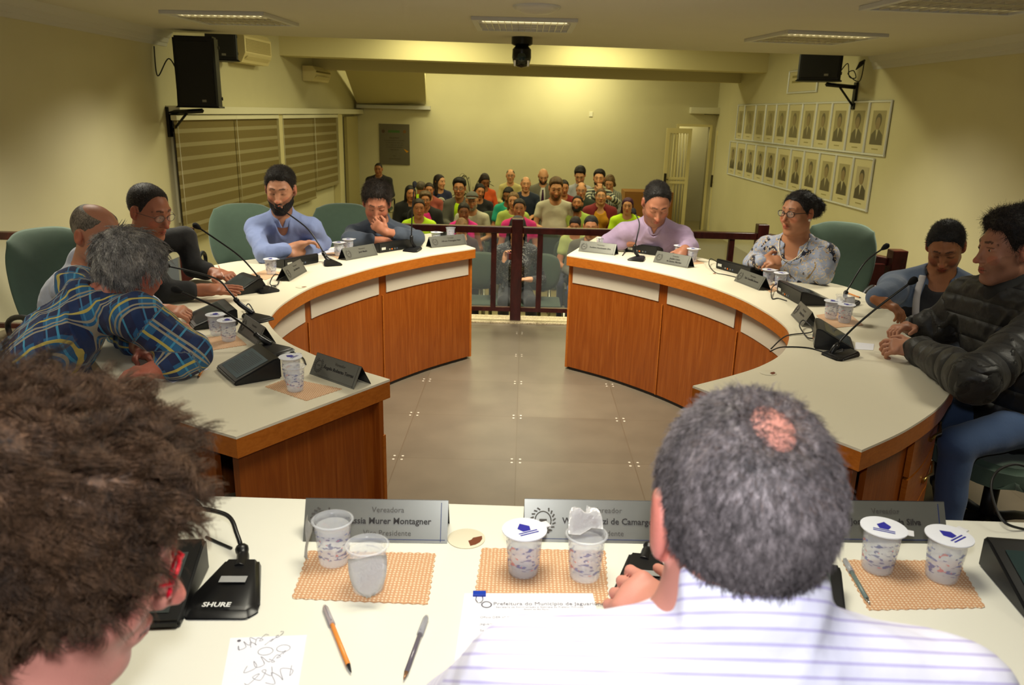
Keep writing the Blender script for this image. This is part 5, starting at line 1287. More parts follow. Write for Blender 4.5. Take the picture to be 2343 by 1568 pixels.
    if beard: 
        paint((hl[:, 2]+.056-np.abs(hl[:, 0])*.72 < 0) & (hl[:, 1] > .0) & (E_(hl, (0, .1, -.066), (.023, .03, .011)) > 0) & (hl[:, 2] > -.135), tuple(int(a*.45+b*.55) for a, b in zip(skin, bc)), .3+.45*min(1, beard))
    if eyes == 'down' or eyes == 'open': paint(C_(q, (.018, .091, .0075 if eyes == 'down' else .0185), (.044, .082, .0085 if eyes == 'down' else .0185), .0026) < 0, (30, 20, 16), .75)
    if eyes == 'open' and fine > .0045: paint(E_(q, (.031, .09, .011), (.0115, .02, .0062)) < 0, (52, 38, 30), .8)
    me = mesh_np('body', P-O, F); b = link_mesh('body', me, skinm, t); set_col(me, col[:len(me.vertices)])
    if eyes == 'open' and fine <= .0045:
        for s in (1, -1):
            sc_ = Matrix(list(map(list, R@np.diag([1., 1., .52])@R.T))).to_4x4()
            bm = B(); c = head+R@(np.array([s*.031, .0812, .0105])*SV)-O; bmesh.ops.create_uvsphere(bm, u_segments=12, v_segments=8, radius=.0108*S, matrix=Matrix.Translation(Vector(c))@sc_); e = obj('eye', bm, mat('eye_white', (186, 172, 160), .3), b, smooth=180)
            bm = B(); c = head+R@(np.array([s*.031, .0872, .0105])*SV)-O; bmesh.ops.create_uvsphere(bm, u_segments=10, v_segments=6, radius=.0056*S, matrix=Matrix.Translation(Vector(c))@Matrix(list(map(list, R@np.diag([1., 1., .85])@R.T))).to_4x4()); obj('iris', bm, mat('iris_%d' % eyec[0], eyec, .2), e, smooth=180)
    # hair
    hb = (-.17, -.20, -.17-hair.get('long', 0) if hair else -.17); 
    if hair is not None:
        st = .0038 if fine < .005 else .0065
        lo = (-.15, -.20, min(-.10, -hair.get('long', 0)-.06, -hair.get('pony', 0)-.05)); hi_ = (.15, .15, .18+hair.get('top', 0))
        ho = local_mesh('hair', lambda p: hair_field(p, hair), lo, hi_, st, R, head, SV, hairmat(hairc), t, hair.get('it', 1))
        if strand and ho:
            Pn = np.empty(len(ho.data.vertices)*3, np.float32); ho.data.vertices.foreach_get('co', Pn); Pn = Pn.reshape(-1, 3); Nn = vnormals(ho.data)
            if 'bald' in hair:
                bp = head+R@(np.array([hair['bald'][0], hair['bald'][1]-.01, .10])*SV); mm = np.where(np.linalg.norm(P-bp, axis=1) < .06)[0]
                strands('thin_hair', (P-O)[mm], ((P-head)/np.linalg.norm(P-head, axis=1)[:, None])[mm], hairmat((112, 92, 84)), ho, 1500, .018, r=.00026, gravity=.4, lift=.25, comb=hair.get('comb'), seed=5)
            o2 = strands('hair_strands', Pn, Nn, hairmat(hairc if hairc[0] > 60 else tuple(int(x*1.7+12) for x in hairc)), ho, strand, strandlen, r=hair.get('sr', .0007), gravity=hair.get('grav', .5), curl=hair.get('curl', 0), comb=hair.get('comb', lambda p: np.tile((-R[:, 1]*.7-up*.25)[None, :], (len(p), 1))), lift=hair.get('lift', .3), clump=hair.get('clump', 0), crad=hair.get('crad', .006), turns=hair.get('turns', 1.5), seg=hair.get('seg', 5), seed=int(abs(head[0])*100)+3)
    if beard: local_mesh('beard', lambda p: beard_field(p, beard), (-.09, -.01, -.14), (.09, .13, .02), .0034 if fine < .005 else .006, R, head, S, hairmat(bc), t) if beard > .3 else None
    if cap:
        capf = lambda p: smin(smax(cranium(p)-.016, .062-p[..., 2]+p[..., 1]*.25, .004), smax(E_(p, (0, .115, .060), (.07, .06, .012)), -(p[..., 1]-.06), .004), .004)
        local_mesh('cap', capf, (-.12, -.14, .0), (.12, .20, .16), .004, R, head, S, cloth(cap), t)
    # clothing
    shirtP = P
    if top is not None or topmat is not None:
        g2 = Field(); e = .012+puff; torso_prims(g2, e)
        for i in (0, 1):
            se = sleeve[i] if isinstance(sleeve, (tuple, list)) else sleeve
            a, bq, w = shs[i], elbows[i], wrists[i]; ra = .051*armscale+puff*.8
            if se >= 1: 
                g2.cap(a, bq, ra+.003, .048*armscale+puff, .03); end = bq+(w-bq)*(.98 if se >= 2 else (.62 if se > 1 else .35)) if se > 1 else bq+(w-bq)*.30
                g2.cap(bq, end, .050*armscale+puff, (.036 if se >= 2 else .046)*armscale+puff*.6, .02)
            elif se > 0: g2.cap(a, a+(bq-a)*se, ra+.004, ra+.006, .03)
        if collar: g2.cap(NB-up*.03, NB+up*(.045 if collar is True else collar)-fd*.006, .076*S+fat*.006, .066*S+fat*.006, .012)
        g2.cap(head-up*.03*S, NB+up*.03+fd*.02, .056*S, (.056 if collar else .062)*S+.004+fat*(.006 if collar else .012), .006, '-')
        if neck in ('v', 'u'): g2.ell(NB+fd*.085+up*(.01), (.040 if neck == 'v' else .07, .07, vneck), RB, .008, '-')
        sp_ = [(NB-.16, NB+.12)]
        if se == 0: pass
        dsp = lambda p: foldamp*(wob(p, 27, 2)*.8-1.5*(1-np.abs(wob(p*np.array([1, 1, .6]), 24, 6)))**5+.8*np.abs(wob(p, 60, 5)))+foldamp*.3
        P2, F2 = g2.mesh(max(fine*1.2, .005), coarse, sp_ if fine < coarse else [], dsp, relax_it=2 if foldamp else 3)
        me = mesh_np('top', P2-O, F2); so = link_mesh('shirt' if not puff else 'jacket', me, topmat or cloth(top), t)
        shirtP = P2
        # fabric coordinates: u across, v along the spine or the sleeve
        n = len(P2); dd = []; T = [((P2-NB)@sd, (P2-NB)@sp, np.linalg.norm(P2-(NB-sp*.3), axis=1)*0)]
        lat = (P2-NB)@sd; bb = (1 if backview else -1)*((P2-NB)@bk); u = lat*.85+np.sign(lat)*bb*.55; v = (P2-NB)@sp*.88+bb*.5; best = np.full(n, .17)
        for i in (0, 1):
            for a, bq, o in ((shs[i], elbows[i], 0), (elbows[i], wrists[i], np.linalg.norm(elbows[i]-shs[i]))):
                d = bq-a; hh = ((P2-a)@d)/(d@d); dist = np.linalg.norm(P2-a-np.clip(hh, 0, 1)[:, None]*d, axis=1); m = (dist < .085) & (hh > (.22 if o == 0 else -.1)) & (dist < best)
                x1 = unit(np.cross(d, up)); x2 = unit(np.cross(d, x1)); an_ = np.arctan2((P2-a)@x1, (P2-a)@x2)*.056; u = np.where(m, an_, u); v = np.where(m, hh*np.linalg.norm(d)+o, v); best = np.where(m, dist, best)
        set_col(me, np.stack([u+5, v+5, np.zeros(n)], 1), 'fab')
        if collar is True:
            Rn = RB
            def colf(p):
                q = (p-(NB+up*.035+fd*.012))@Rn; rr = np.sqrt((q[..., 0])**2+(q[..., 1]*.95)**2); 
                d = np.abs(rr-(.066*S+fat*.012-(q[..., 2])*.28))-.0045; d = smax(d, np.abs(q[..., 2]-.0+q[..., 1]*.25)-.024, .004)
                gap = smax(np.abs(q[..., 0])-.018-(q[..., 2]*.4), .02-q[..., 1], .002); return smax(d, -gap, .003)
            c0 = NB+up*.035; cf = Field(); cf.add(colf, c0-.11, c0+.11, 0); r_ = cf.mesh(.004, .004, [], relax_it=1)
            if r_ is not None: 
                me = mesh_np('collar', r_[0]-O, r_[1]); co_ = link_mesh('collar', me, topmat or cloth(top), t); set_col(me, np.stack([(r_[0]-NB)@sd+5, (r_[0]-NB)@sp+5, np.zeros(len(r_[0]))], 1), 'fab')
    if trousers is not None and legs:
        g3 = Field(); g3.ell(hip-up*.02, (.175+fat*.02, .125+fat*.02, .10), RB, .04)
        for i in (0, 1): g3.cap(hipj[i], kn[i], .088, .064, .04); g3.cap(kn[i], an[i]-up*.025, .062, .050, .02)
        P3, F3 = g3.mesh(coarse*1.1, coarse*1.1, [], lambda p: .004*wob(p, 36, 7), relax_it=2); me = mesh_np('trousers', P3-O, F3); link_mesh('trousers', me, cloth(trousers), t)
        for i in (0, 1):
            g4 = Field(); g4.cap(an[i]-up*.03, an[i]+fd*.15-up*.05, .042, .038, .02); g4.cap(an[i], an[i], .045, .045, .02); r_ = g4.mesh(.012, .012, [], relax_it=2); me = mesh_np('shoe', r_[0]-O, r_[1]); link_mesh('shoe', me, mat('shoe_dark', (28, 24, 22), .4), t)
    if glasses:
        gm = mat('glasses_%d_%d' % glass_c[:2], glass_c, .3); bm = B(); T_ = lambda x, y, z: Vector(head+R@(np.array([x, y, z])*SV)-O); wv = .0022 if glasses == 'thick' else .0013
        for s in (1, -1):
            ring = [T_(s*.033+.024*math.cos(a)*(abs(math.cos(a))**-.25 if abs(math.cos(a)) > .2 else 1.3), .104-.006*abs(math.cos(a))*(s*math.cos(a) > 0), .008+.016*math.sin(a)) for a in [2*math.pi*k/16 for k in range(17)]]
            tube(bm, ring, wv, 5); tube(bm, [T_(s*.058, .098, .014), T_(s*.076, .06, .014), T_(s*.084, .0, .010), T_(s*.083, -.018, -.004)], wv, 5)
        tube(bm, [T_(-.010, .108, .012), T_(0, .112, .014), T_(.010, .108, .012)], wv, 5); go = obj('glasses', bm, gm, t)
        for s in (1, -1):
            bm = B(); vs = [bm.verts.new(T_(s*.033+.023*math.cos(a), .1045, .008+.015*math.sin(a))) for a in [2*math.pi*k/14 for k in range(14)]]; bm.faces.new(vs); obj('lens', bm, mat('spectacle_lens', (220, 225, 225), .03, spec=.8, alpha=.12), go)
    PEOPLE.append(t); info = dict(head=head, R=R, S=S, NB=NB, hip=hip, fd=fd, sd=sd, sp=sp, shs=shs, O=O, elbows=elbows, wrists=wrists, RB=RB, bk=bk, L=L, P2=shirtP, fat=fat)
    return t, info

def surf(I, lat, down, back=False):
    """point of the garment's front at a place across and down from the neck"""
    q = I['P2']-I['NB']; a, v, b = q@I['sd'], -(q@I['sp']), q@I['bk']; m = np.where((np.abs(a-lat) < .022) & (np.abs(v-down) < .022) & (b > 0))[0]
    if not len(m): m = np.array([np.argmin((a-lat)**2+(v-down)**2-(b > 0)*.01)])
    k = m[np.argmin((a[m]-lat)**2+(v[m]-down)**2)]; bb = b[k]
    return I['NB']+I['sd']*lat-I['sp']*down+I['bk']*(bb+.002)-I['O']
def disc(name, I, t, lat, down, r, m, thick=.002, sx=1.0):
    c = surf(I, lat, down); bm = B(); Mx = Matrix([list(I['sd'])+[0], list(I['sp'])+[0], list(I['bk'])+[0], [0, 0, 0, 1]]).transposed(); Mx = Matrix(((I['sd'][0], I['sp'][0], I['bk'][0], c[0]), (I['sd'][1], I['sp'][1], I['bk'][1], c[1]), (I['sd'][2], I['sp'][2], I['bk'][2], c[2]), (0, 0, 0, 1)))
    lathe(bm, [(r, -.004), (r, thick), (r*.8, thick*1.2)], 16, M=Mx@Matrix.Diagonal((sx, 1, 1, 1))); return obj(name, bm, m, t), Mx
def buttons(I, t, c, n=4, start=.12, step=.085):
    for k in range(n): disc('button', I, t, 0, start+k*step, .0055, mat('button_%d' % c[0], c, .3))
def open_layer(I, t, name, color, gap=.085, vox=.011, e=.0, sleeves=.92, m=None, pz=.0, low=.30):
    """jacket or cardigan worn open over the shirt"""
    g_ = Field(); up = np.array([0, 0, 1.]); f_ = I['fat']*.02
    for i in (0, 1):
        g_.cap(I['NB']+up*.008-I['fd']*.015, I['shs'][i], .070+e, .070+e, .04)
        if sleeves: g_.cap(I['shs'][i], I['elbows'][i], .068+e, .060+e, .03); g_.cap(I['elbows'][i], I['elbows'][i]+(I['wrists'][i]-I['elbows'][i])*sleeves, .058+e, .046+e, .02)
    k_ = I['L']/.5
    g_.ell(I['NB']-I['sp']*.17*k_, (.186+e, .128+e+f_, .21*k_), I['RB'], .05); g_.ell(I['NB']-I['sp']*.36*k_, (.172+e+f_, .128+e+f_*1.5, .2*k_), I['RB'], .05)
    g_.cap(I['head']-up*.03, I['NB']+up*.03+I['fd']*.02, .062, .068, .01, '-'); g_.ell(I['NB']-I['sp']*(.13+pz)+I['bk']*(.145+f_), (gap, .10, low+.08), I['RB'], .008, '-')
    r_ = g_.mesh(vox, vox, [], lambda p: .003*wob(p, 34, 9), relax_it=2); me = mesh_np(name, r_[0]-I['O'], r_[1]); return link_mesh(name, me, m or cloth(color), t)
def tie(I, t, c):
    for nm, a0, a1, w0, w1 in (('tie_knot', .045, .075, .016, .012), ('tie', .075, .34, .014, .034)):
        bm = B(); P_ = []
        for k in range(7):
            d = a0+(a1-a0)*k/6; w = w0+(w1-w0)*k/6; c_ = surf(I, 0, d)+I['bk']*.004
            P_.append((bm.verts.new(Vector(c_-I['sd']*w)), bm.verts.new(Vector(c_+I['bk']*.004)), bm.verts.new(Vector(c_+I['sd']*w))))
        for p_, q_ in zip(P_, P_[1:]): bm.faces.new((p_[0], p_[1], q_[1], q_[0])); bm.faces.new((p_[1], p_[2], q_[2], q_[1]))
        bmesh.ops.solidify(bm, geom=bm.faces[:], thickness=.004); obj(nm, bm, mat('tie_%d' % c[0], c, .5), t)
# ------------------------------------------------------------------ the councillors
up = np.array([0, 0, 1.])
T = lambda x, y, h=.045: onz(x, y, ZT+h)
pY = lambda x, y, Y: ony(x, y, Y)
def nb_of(h): return np.array(h)
# fabrics
def fabmat(name, fn, rough=.85):
    g = G(name, rough); a = g.n('ShaderNodeAttribute'); a.attribute_name = 'fab'; x, y, z = g.xyz(a.outputs['Color']); fn(g, x, y); v = g.obj(); g.bump(g.noise(v, 60, 3), .25, .004); g.b.inputs['Sheen Weight'].default_value = .1; return g.m
def stripe(g, c, period, width, off=0.):
    f = g.math('FRACT', g.math('DIVIDE', g.math('ADD', c, off+10), period)); return g.math('LESS_THAN', f, width/period)
def plaid(g, u, v):
    c = g.mix(stripe(g, u, .085, .036, .01), srgb(34, 92, 134), srgb(26, 34, 72)); c = g.mix(stripe(g, v, .10, .028, .02), c, srgb(20, 44, 88))
    c = g.mix(stripe(g, v, .10, .007, .055), c, srgb(60, 140, 176)); c = g.mix(stripe(g, v, .10, .005, .085), c, srgb(60, 120, 160))
    c = g.mix(stripe(g, u, .085, .008, .048), c, srgb(186, 168, 84)); c = g.mix(stripe(g, u, .085, .006, .010), c, srgb(150, 142, 122)); c = g.mix(stripe(g, u, .085, .006, .022), c, srgb(150, 142, 122))
    g.color(c)
plaidm = fabmat('plaid_shirt', plaid)
def lines_(c1, c2, per, w, axis='v'):
    def fn(g, u, v): g.color(g.mix(stripe(g, v if axis == 'v' else u, per, w), srgb(c1), srgb(c2)))
    return fn
linem = fabmat('white_lilac_stripe', lines_((232, 230, 246), (196, 188, 226), .0125, .0028))
tubew = fabmat('dark_white_stripe', lines_((50, 54, 56), (190, 190, 170), .07, .028)); vertw = fabmat('vertical_stripe', lines_((70, 74, 72), (170, 168, 150), .03, .014, 'u'))
g = G('baroque_blouse', .8); v = g.obj(); n1 = g.noise(v, 9, 3, 1.5); n2 = g.noise(v, 26, 4, 3.0); 
c = g.ramp(n1, [(.0, (20, 22, 44)), (.40, (22, 24, 46)), (.42, (150, 158, 180)), (.6, (160, 166, 188)), (.66, (136, 112, 72))], True)
g.color(g.mix(g.math('GREATER_THAN', n2, .56), c, g.ramp(n2, [(.56, (176, 152, 112)), (.62, (212, 198, 172)), (.70, (120, 70, 62))]))); blousem = g.m
g = G('black_white_print', .85); v = g.obj(); g.color(g.ramp(g.noise(v, 34, 5, 2), [(.46, (26, 26, 28)), (.56, (58, 58, 60)), (.68, (150, 148, 138))])); bwm = g.m
denim = (62, 84, 120)

# man in light blue shirt
h = pY(642, 436, 4.85)
t_, inf = person('smiling bearded man in light blue shirt with crossed arms', h, (6, 14, 2), 14, 1.07, (178, 126, 98), dict(t=.006, top=.012, lift=.5), (22, 18, 14), beard=.7, smile=1, lean=.30, shw=.195,
       elbows=[T(604, 584), T(738, 556, .05)], wrists=[T(676, 565, .075), T(668, 584, .03)], hd=[((.8, .5, .25), (.2, -.2, -1)), ((-1, -.1, 0), (0, 0, -1))], sleeve=1.35, top=(122, 136, 180), collar=True, neck='v', vneck=.12, strand=6000, strandlen=.013, eyes='down', armscale=1.08)
buttons(inf, t_, (170, 176, 206), 3, .17)
office_chair('green chair with the back rising behind the man in light blue', (h.x-.43, 5.30), math.radians(14), bh=.52)
# man in dark navy resting his mouth on his fist
h = pY(862, 466, 5.32)
t_, inf = person('man in dark navy shirt leaning his mouth on his fist over crossed arms', h, (8, 26, 3), 4, 1.08, (172, 112, 86), dict(t=.008, top=.010, side=.003, back=.006, lift=.45, comb=lambda p: np.tile(np.array([[.25, -.5, -.3]]), (len(p), 1))), (26, 20, 16), lean=.30, shw=.20, nb=h+Vector((.0, .10, -.165)),
       elbows=[T(800, 548), T(952, 546, .055)], wrists=[T(872, 552, .035), pY(884, 532, 5.17)], hd=[((1, -.1, 0), (0, 0, -1)), ((-.85, -.1, .62), (-.1, .9, .2))], hcurl=(.3, 1.35), sleeve=1.75, top=(62, 70, 84), collar=True, vneck=.06, strand=6000, strandlen=.022, eyes='down', armscale=1.12)
buttons(inf, t_, (40, 46, 56), 2, .14)
office_chair('green chair with empty back between light blue and navy shirts', (h.x-.33, 5.62), math.radians(6), bh=.50)
# man in lilac shirt
h = pY(1502, 466, 5.2)
t_, inf = person('man in lilac shirt with a red chest emblem, reading with head bowed', h, (2, 34, 0), -6, 1.09, (168, 112, 86), dict(t=.005, top=.006, line='reced', lift=.5), (20, 17, 15), lean=.30, shw=.215, nb=h+Vector((.01, .10, -.155)),
       elbows=[T(1392, 556, .05), T(1578, 566, .06)], wrists=[T(1438, 554, .07), T(1566, 572, .07)], hd=[((1, .1, -.05), (0, 0, -1)), ((-.5, -.55, -.45), (-.3, 0, -1))], hcurl=(.75, .7), sleeve=(1.3, 1.7), top=(158, 136, 164), collar=True, vneck=.08, strand=4500, strandlen=.010, eyes='down', armscale=1.2, belly=.06, fat=.5, beard=.25)
buttons(inf, t_, (96, 40, 66), 3, .12)
o_, Mx = disc('chest_emblem', inf, t_, .085, .20, .003, mat('emblem_red', (150, 34, 52), .6)); bm = B(); tube(bm, [Mx@Vector((.010*math.cos(a)*(.9 if k in (0, 8) else 1), .013*math.sin(a), .003)) for k, a in enumerate([math.pi*(.85+1.3*j/8) for j in range(9)])], .0016, 5); obj('emblem_wreath', bm, MATS['emblem_red'], t_)
office_chair('green chair hidden behind the man in lilac', (h.x+.02, 5.72), math.radians(-4), bh=.34)
# seated woman
h = pY(1826, 488, 4.5)
t_, inf = person('woman in patterned blouse with glasses and a dark bun, hands clasped', h, (-58, 4, 0), -38, 1.0, (176, 122, 90), dict(t=.008, line='fem', bun=(.0, -.128, .02, .058), amp=.002, **{'raise': .010}), (22, 19, 18), fem=1, fat=.8, lean=.16, shw=.20, belly=.06,
       elbows=[T(1722, 604, .05), T(1882, 628, .06)], wrists=[T(1742, 600, .10), T(1792, 602, .10)], hd=[((.9, -.2, .05), (.1, .9, -.3)), ((-.95, -.25, .1), (0, .4, -.9))], hcurl=(.6, .7), sleeve=2, topmat=blousem, neck='v', vneck=.13, glasses='thick', glass_c=(40, 26, 18), strand=5000, strandlen=.018, armscale=1.2, trousers=(30, 30, 44))
p_ = inf['head']+inf['R']@np.array([.086, .0, -.034]); 
for s in (1, -1):
    p_ = inf['head']+inf['R']@np.array([s*.084, .002, -.030])-inf['O']; bm = B(); bmesh.ops.create_icosphere(bm, subdivisions=2, radius=.0075, matrix=Matrix.Translation(Vector(p_))); obj('pearl_earring', bm, mat('pearl', (220, 214, 200), .2), t_, smooth=180)
nb_ = inf['NB']; bm = B(); ring = [Vector(nb_-inf['O']+inf['sd']*.082*math.cos(a)+inf['fd']*(.03+.09*max(0, math.sin(a))**.8 if math.sin(a) > 0 else .03+.05*math.sin(a))+np.array([0, 0, .03-.13*max(0, math.sin(a))])) for a in [2*math.pi*k/30 for k in range(31)]]; tube(bm, ring, .0025, 5); obj('necklace', bm, mat('silver_chain', (200, 190, 170), .3, .6), t_)
office_chair('tall green chair rising behind the seated woman', (h.x+.34, 4.86), math.radians(-38), bh=.56)
# hoodie wearer
h = pY(2163, 566, 3.72)
t_, inf = person('person in grey-blue hoodie with dark tied hair, looking down at the lap', h, (-30, 30, -4), -24, .98, (150, 98, 64), dict(t=.007, line='fem', bun=(.0, -.118, -.02, .030), amp=.0012, **{'raise': .014}), (18, 16, 16), fem=.3, lean=.06, shw=.20,
       elbows=[pY(2040, 668, 3.62), pY(2290, 690, 3.6)], wrists=[pY(2004, 684, 3.45), pY(2200, 720, 3.4)], hd=[((.75, -.6, -.3), (0, 0, -1)), ((-1, -.2, 0), (0, 0, -1))], sleeve=1.9, top=(28, 28, 32), neck='u', vneck=.06, strand=4000, strandlen=.014, eyes='down', trousers=(30, 34, 44))
# open hoodie as an outer layer, white lining down the front edges
I = inf; open_layer(I, t_, 'hoodie', (84, 98, 120), .085, .0065, .005, .9)
gH = Field(); gH.ell(I['NB']-I['bk']*.085-np.array([0, 0, .005]), (.12, .055, .06), I['RB'], .03); gH.cap(I['head']-np.array([0, 0, .03]), I['NB']+np.array([0, 0, .03])+I['fd']*.02, .064, .066, .01, '-'); r_ = gH.mesh(.006, .006, [], lambda p: .004*wob(p, 34, 9), relax_it=2); me = mesh_np('hood', r_[0]-I['O'], r_[1]); link_mesh('hood', me, cloth((84, 98, 120)), t_)
bm = B()
for s in (1, -1):
    pts = [Vector(I['NB']-I['O']-I['sp']*a+I['bk']*b+I['sd']*s*c) for a, b, c in ((-.03, .06, .075), (.05, .115, .088), (.15, .142, .080), (.28, .140, .070), (.40, .13, .066))]; tube(bm, bez3(pts, 5), .016, 8, flat=.45)
obj('hoodie_lining', bm, mat('lining_grey', (176, 172, 172), .85), t_)
bm = B(); rr = random.Random(2); c0 = I['NB']-I['sp']*.16+I['bk']*.128-I['O']
for cx in (-.04, .0, .038):
    for k in range(7):
        a = rr.random()*3.14; l = .012+.01*rr.random(); o_ = Vector(c0+I['sd']*(cx+rr.uniform(-.012, .012))+I['sp']*rr.uniform(-.024, .024)); d_ = Vector(I['sd'])*math.cos(a)*l+Vector(I['sp'])*math.sin(a)*l
        tube(bm, [o_-d_, o_+d_], .0024, 4)
obj('chest_lettering', bm, mat('lettering_pale', (196, 200, 210), .7), t_)
t = thing('wooden_chair', 'wooden armchair with an orange-brown arm, beside the person in the hoodie', 'chair', (h.x+.02, h.y+.10, 0), math.radians(-24))
wd = mat('chair_wood', (176, 104, 40), .35, noise=.1, nscale=14)
for s in (-1, 1):
    bm = B(); box(bm, (s*.27-.03, -.36, .60), (s*.27+.03, .22, .635), bev=.01); obj('armrest', bm, wd, t)
    for y in (-.24, .20): 
        bm = B(); box(bm, (s*.27-.02, y-.02, 0), (s*.27+.02, y+.02, .60)); obj('leg', bm, wd, t)
bm = B(); box(bm, (-.26, -.25, .40), (.26, .22, .44), bev=.01); obj('seat', bm, wd, t)
bm = B(); box(bm, (-.26, .20, .44), (.26, .235, .86), bev=.01); obj('backrest', bm, darkwood, t)
# man in black padded jacket
h = pY(2308, 572, 2.95)
quilt = G('padded_jacket', .55); v = quilt.obj(); a = quilt.n('ShaderNodeAttribute'); a.attribute_name = 'fab'; x, y, z = quilt.xyz(a.outputs['Color']); quilt.color(srgb(22, 22, 21)); 
hh_ = quilt.math('ABSOLUTE', quilt.math('SUBTRACT', quilt.math('FRACT', quilt.math('DIVIDE', y, .075)), .5)); hh_ = quilt.math('POWER', quilt.math('MULTIPLY', hh_, 2.), 3.); quilt.bump(quilt.math('SUBTRACT', quilt.math('MULTIPLY', quilt.noise(v, 22, 3), .5), hh_), .9, .012); quilt.b.inputs['Sheen Weight'].default_value = .03
t_, inf = person('man in black padded jacket and jeans, hands clasped at the right desk edge', h, (-88, 6, 0), -72, 1.04, (176, 124, 98), dict(t=.018, top=.02, back=.012, amp=.004, freq=60, curl=.004), (20, 17, 15), beard=.28, beardc=(70, 52, 42), lean=.14, shw=.20,
       elbows=[T(2160, 742, .09), T(2230, 868, .09)], wrists=[T(2094, 748, .06), T(2100, 800, .05)], hd=[((-.95, -.3, 0), (.1, -.2, -1)), ((-.95, .3, .05), (0, .6, -.8))], hcurl=(.9, .9), sleeve=2, topmat=quilt.m, puff=.026, neck='none', collar=False, armscale=1.1, trousers=denim, strand=6000, strandlen=.026, foldamp=.006, seat=.48)
I = inf; cf = Field(); cf.cap(I['NB']+up*.005, I['NB']+up*.055-I['fd']*.012, .098, .088, .01); cf.cap(I['NB']-up*.04, I['NB']+up*.14, .072, .072, .005, '-'); r_ = cf.mesh(.005, .005, [], relax_it=2); me = mesh_np('jacket_collar', r_[0]-I['O'], r_[1]); link_mesh('jacket_collar', me, cloth((26, 26, 25)), t_)
office_chair('green swivel chair with loop armrest under the man in the black jacket', (inf['hip'][0], inf['hip'][1]), math.radians(-72), bh=.60, seat=.44)
# man in black with rimless glasses
h = pY(342, 486, 3.86)
person('man in black shirt with rimless glasses, stretching both hands over the left desk', h, (66, 16, 0), 58, 1.06, (160, 102, 76), dict(t=.005, top=.006, line='reced', amp=.0006), (30, 24, 20), lean=.30, shw=.20, nb=h+Vector((-.09, .06, -.175)),
       sh=[pY(335, 600, 3.62), pY(425, 545, 4.1)], elbows=[T(380, 668, .055), T(442, 612, .07)], wrists=[T(462, 664, .05), T(490, 626, .05)], hd=[((.95, .15, .02), (0, .25, -1)), ((.85, -.4, 0), (-.2, .2, -1))], hcurl=(.12, .95), point=0, sleeve=1.5, top=(18, 18, 20), collar=False, neck='none', glasses='thin', glass_c=(60, 56, 52), strand=3500, strandlen=.005, eyes='down', armscale=1.05, gscale=1.1, foldamp=.002)
pen('orange-white pen held in the fingers of the man in black', (500, 610), (514, 640), ZT+.06, mat('pen_pink', (220, 170, 150), .4), blkp)
bm = B(); q = T(482, 624, .05); lathe(bm, [(.031, -.006), (.034, -.004), (.034, .004), (.031, .006)], 20, cap=False, M=Matrix.Translation(q)@Matrix.Rotation(math.radians(-50), 4, 'Z')@Matrix.Rotation(math.pi/2, 4, 'Y')); 
o = obj('wristwatch', bm, mat('watch_steel', (150, 145, 130), .25, .8)); tag(o, 'steel wristwatch on the writing hand of the man in black', 'watch')
# balding man in pale shirt
h = pY(222, 540, 3.36)
person('balding grey-haired man in white shirt leaning toward his plaid neighbour', h, (70, 18, 0), 62, 1.08, (184, 126, 98), dict(t=.005, line='crown', amp=.0006), (110, 100, 88), lean=.26, shw=.205, nb=h+Vector((-.10, .06, -.175)),
       sh=[pY(150, 660, 3.15), pY(262, 612, 3.6)], elbows=[T(255, 730, .06), T(320, 690, .06)], wrists=[T(345, 742, .05), T(362, 712, .05)], hd=[((.9, .0, 0), (0, 0, -1)), ((.98, .05, 0), (0, .2, -1))], hcurl=(.7, .9), sleeve=1.9, top=(178, 182, 196), collar=True, neck='none', eyes='down', armscale=1.1, gscale=1.1, belly=.04)
office_chair('green chair behind the balding man in the white shirt', (h.x-.30, 3.72), math.radians(62), bh=.58)
# man in plaid shirt
h = pY(303, 622, 2.62)
grey = dict(t=.014, top=.010, back=.012, side=.004, amp=.004, freq=45, comb=lambda p: np.tile(np.array([[.1, .1, -.9]]), (len(p), 1)), grav=.8, lift=.12, sr=.0008, it=2, clump=9, crad=.005, curl=.002, turns=.5)
person('grey-haired man in blue and yellow plaid shirt leaning on the left desk', h, (152, 14, -14), 104, 1.0, (178, 104, 84), grey, (150, 146, 140), lean=.46, shw=.25, torso=1.15, nb=h+Vector((-.14, -.05, -.13)),
       sh=[pY(312, 722, 2.50), pY(180, 655, 2.80)], elbows=[T(436, 808, .085), pY(290, 760, 2.95)], wrists=[T(376, 842, .045), T(330, 800, .04)], hd=[((-.5, -.35, 0), (0, 0, -1)), ((.7, -.6, 0), (0, 0, -1))], hcurl=(.4, .5), sleeve=1.85, topmat=plaidm, collar=True, neck='none', strand=9000, strandlen=.045, eyes='down', armscale=1.45, belly=.06, foldamp=.006, trousers=(36, 40, 56), backview=True)
office_chair('green chair at the left edge behind the man in plaid', (h.x-.58, 2.62), math.radians(96), bh=.56)

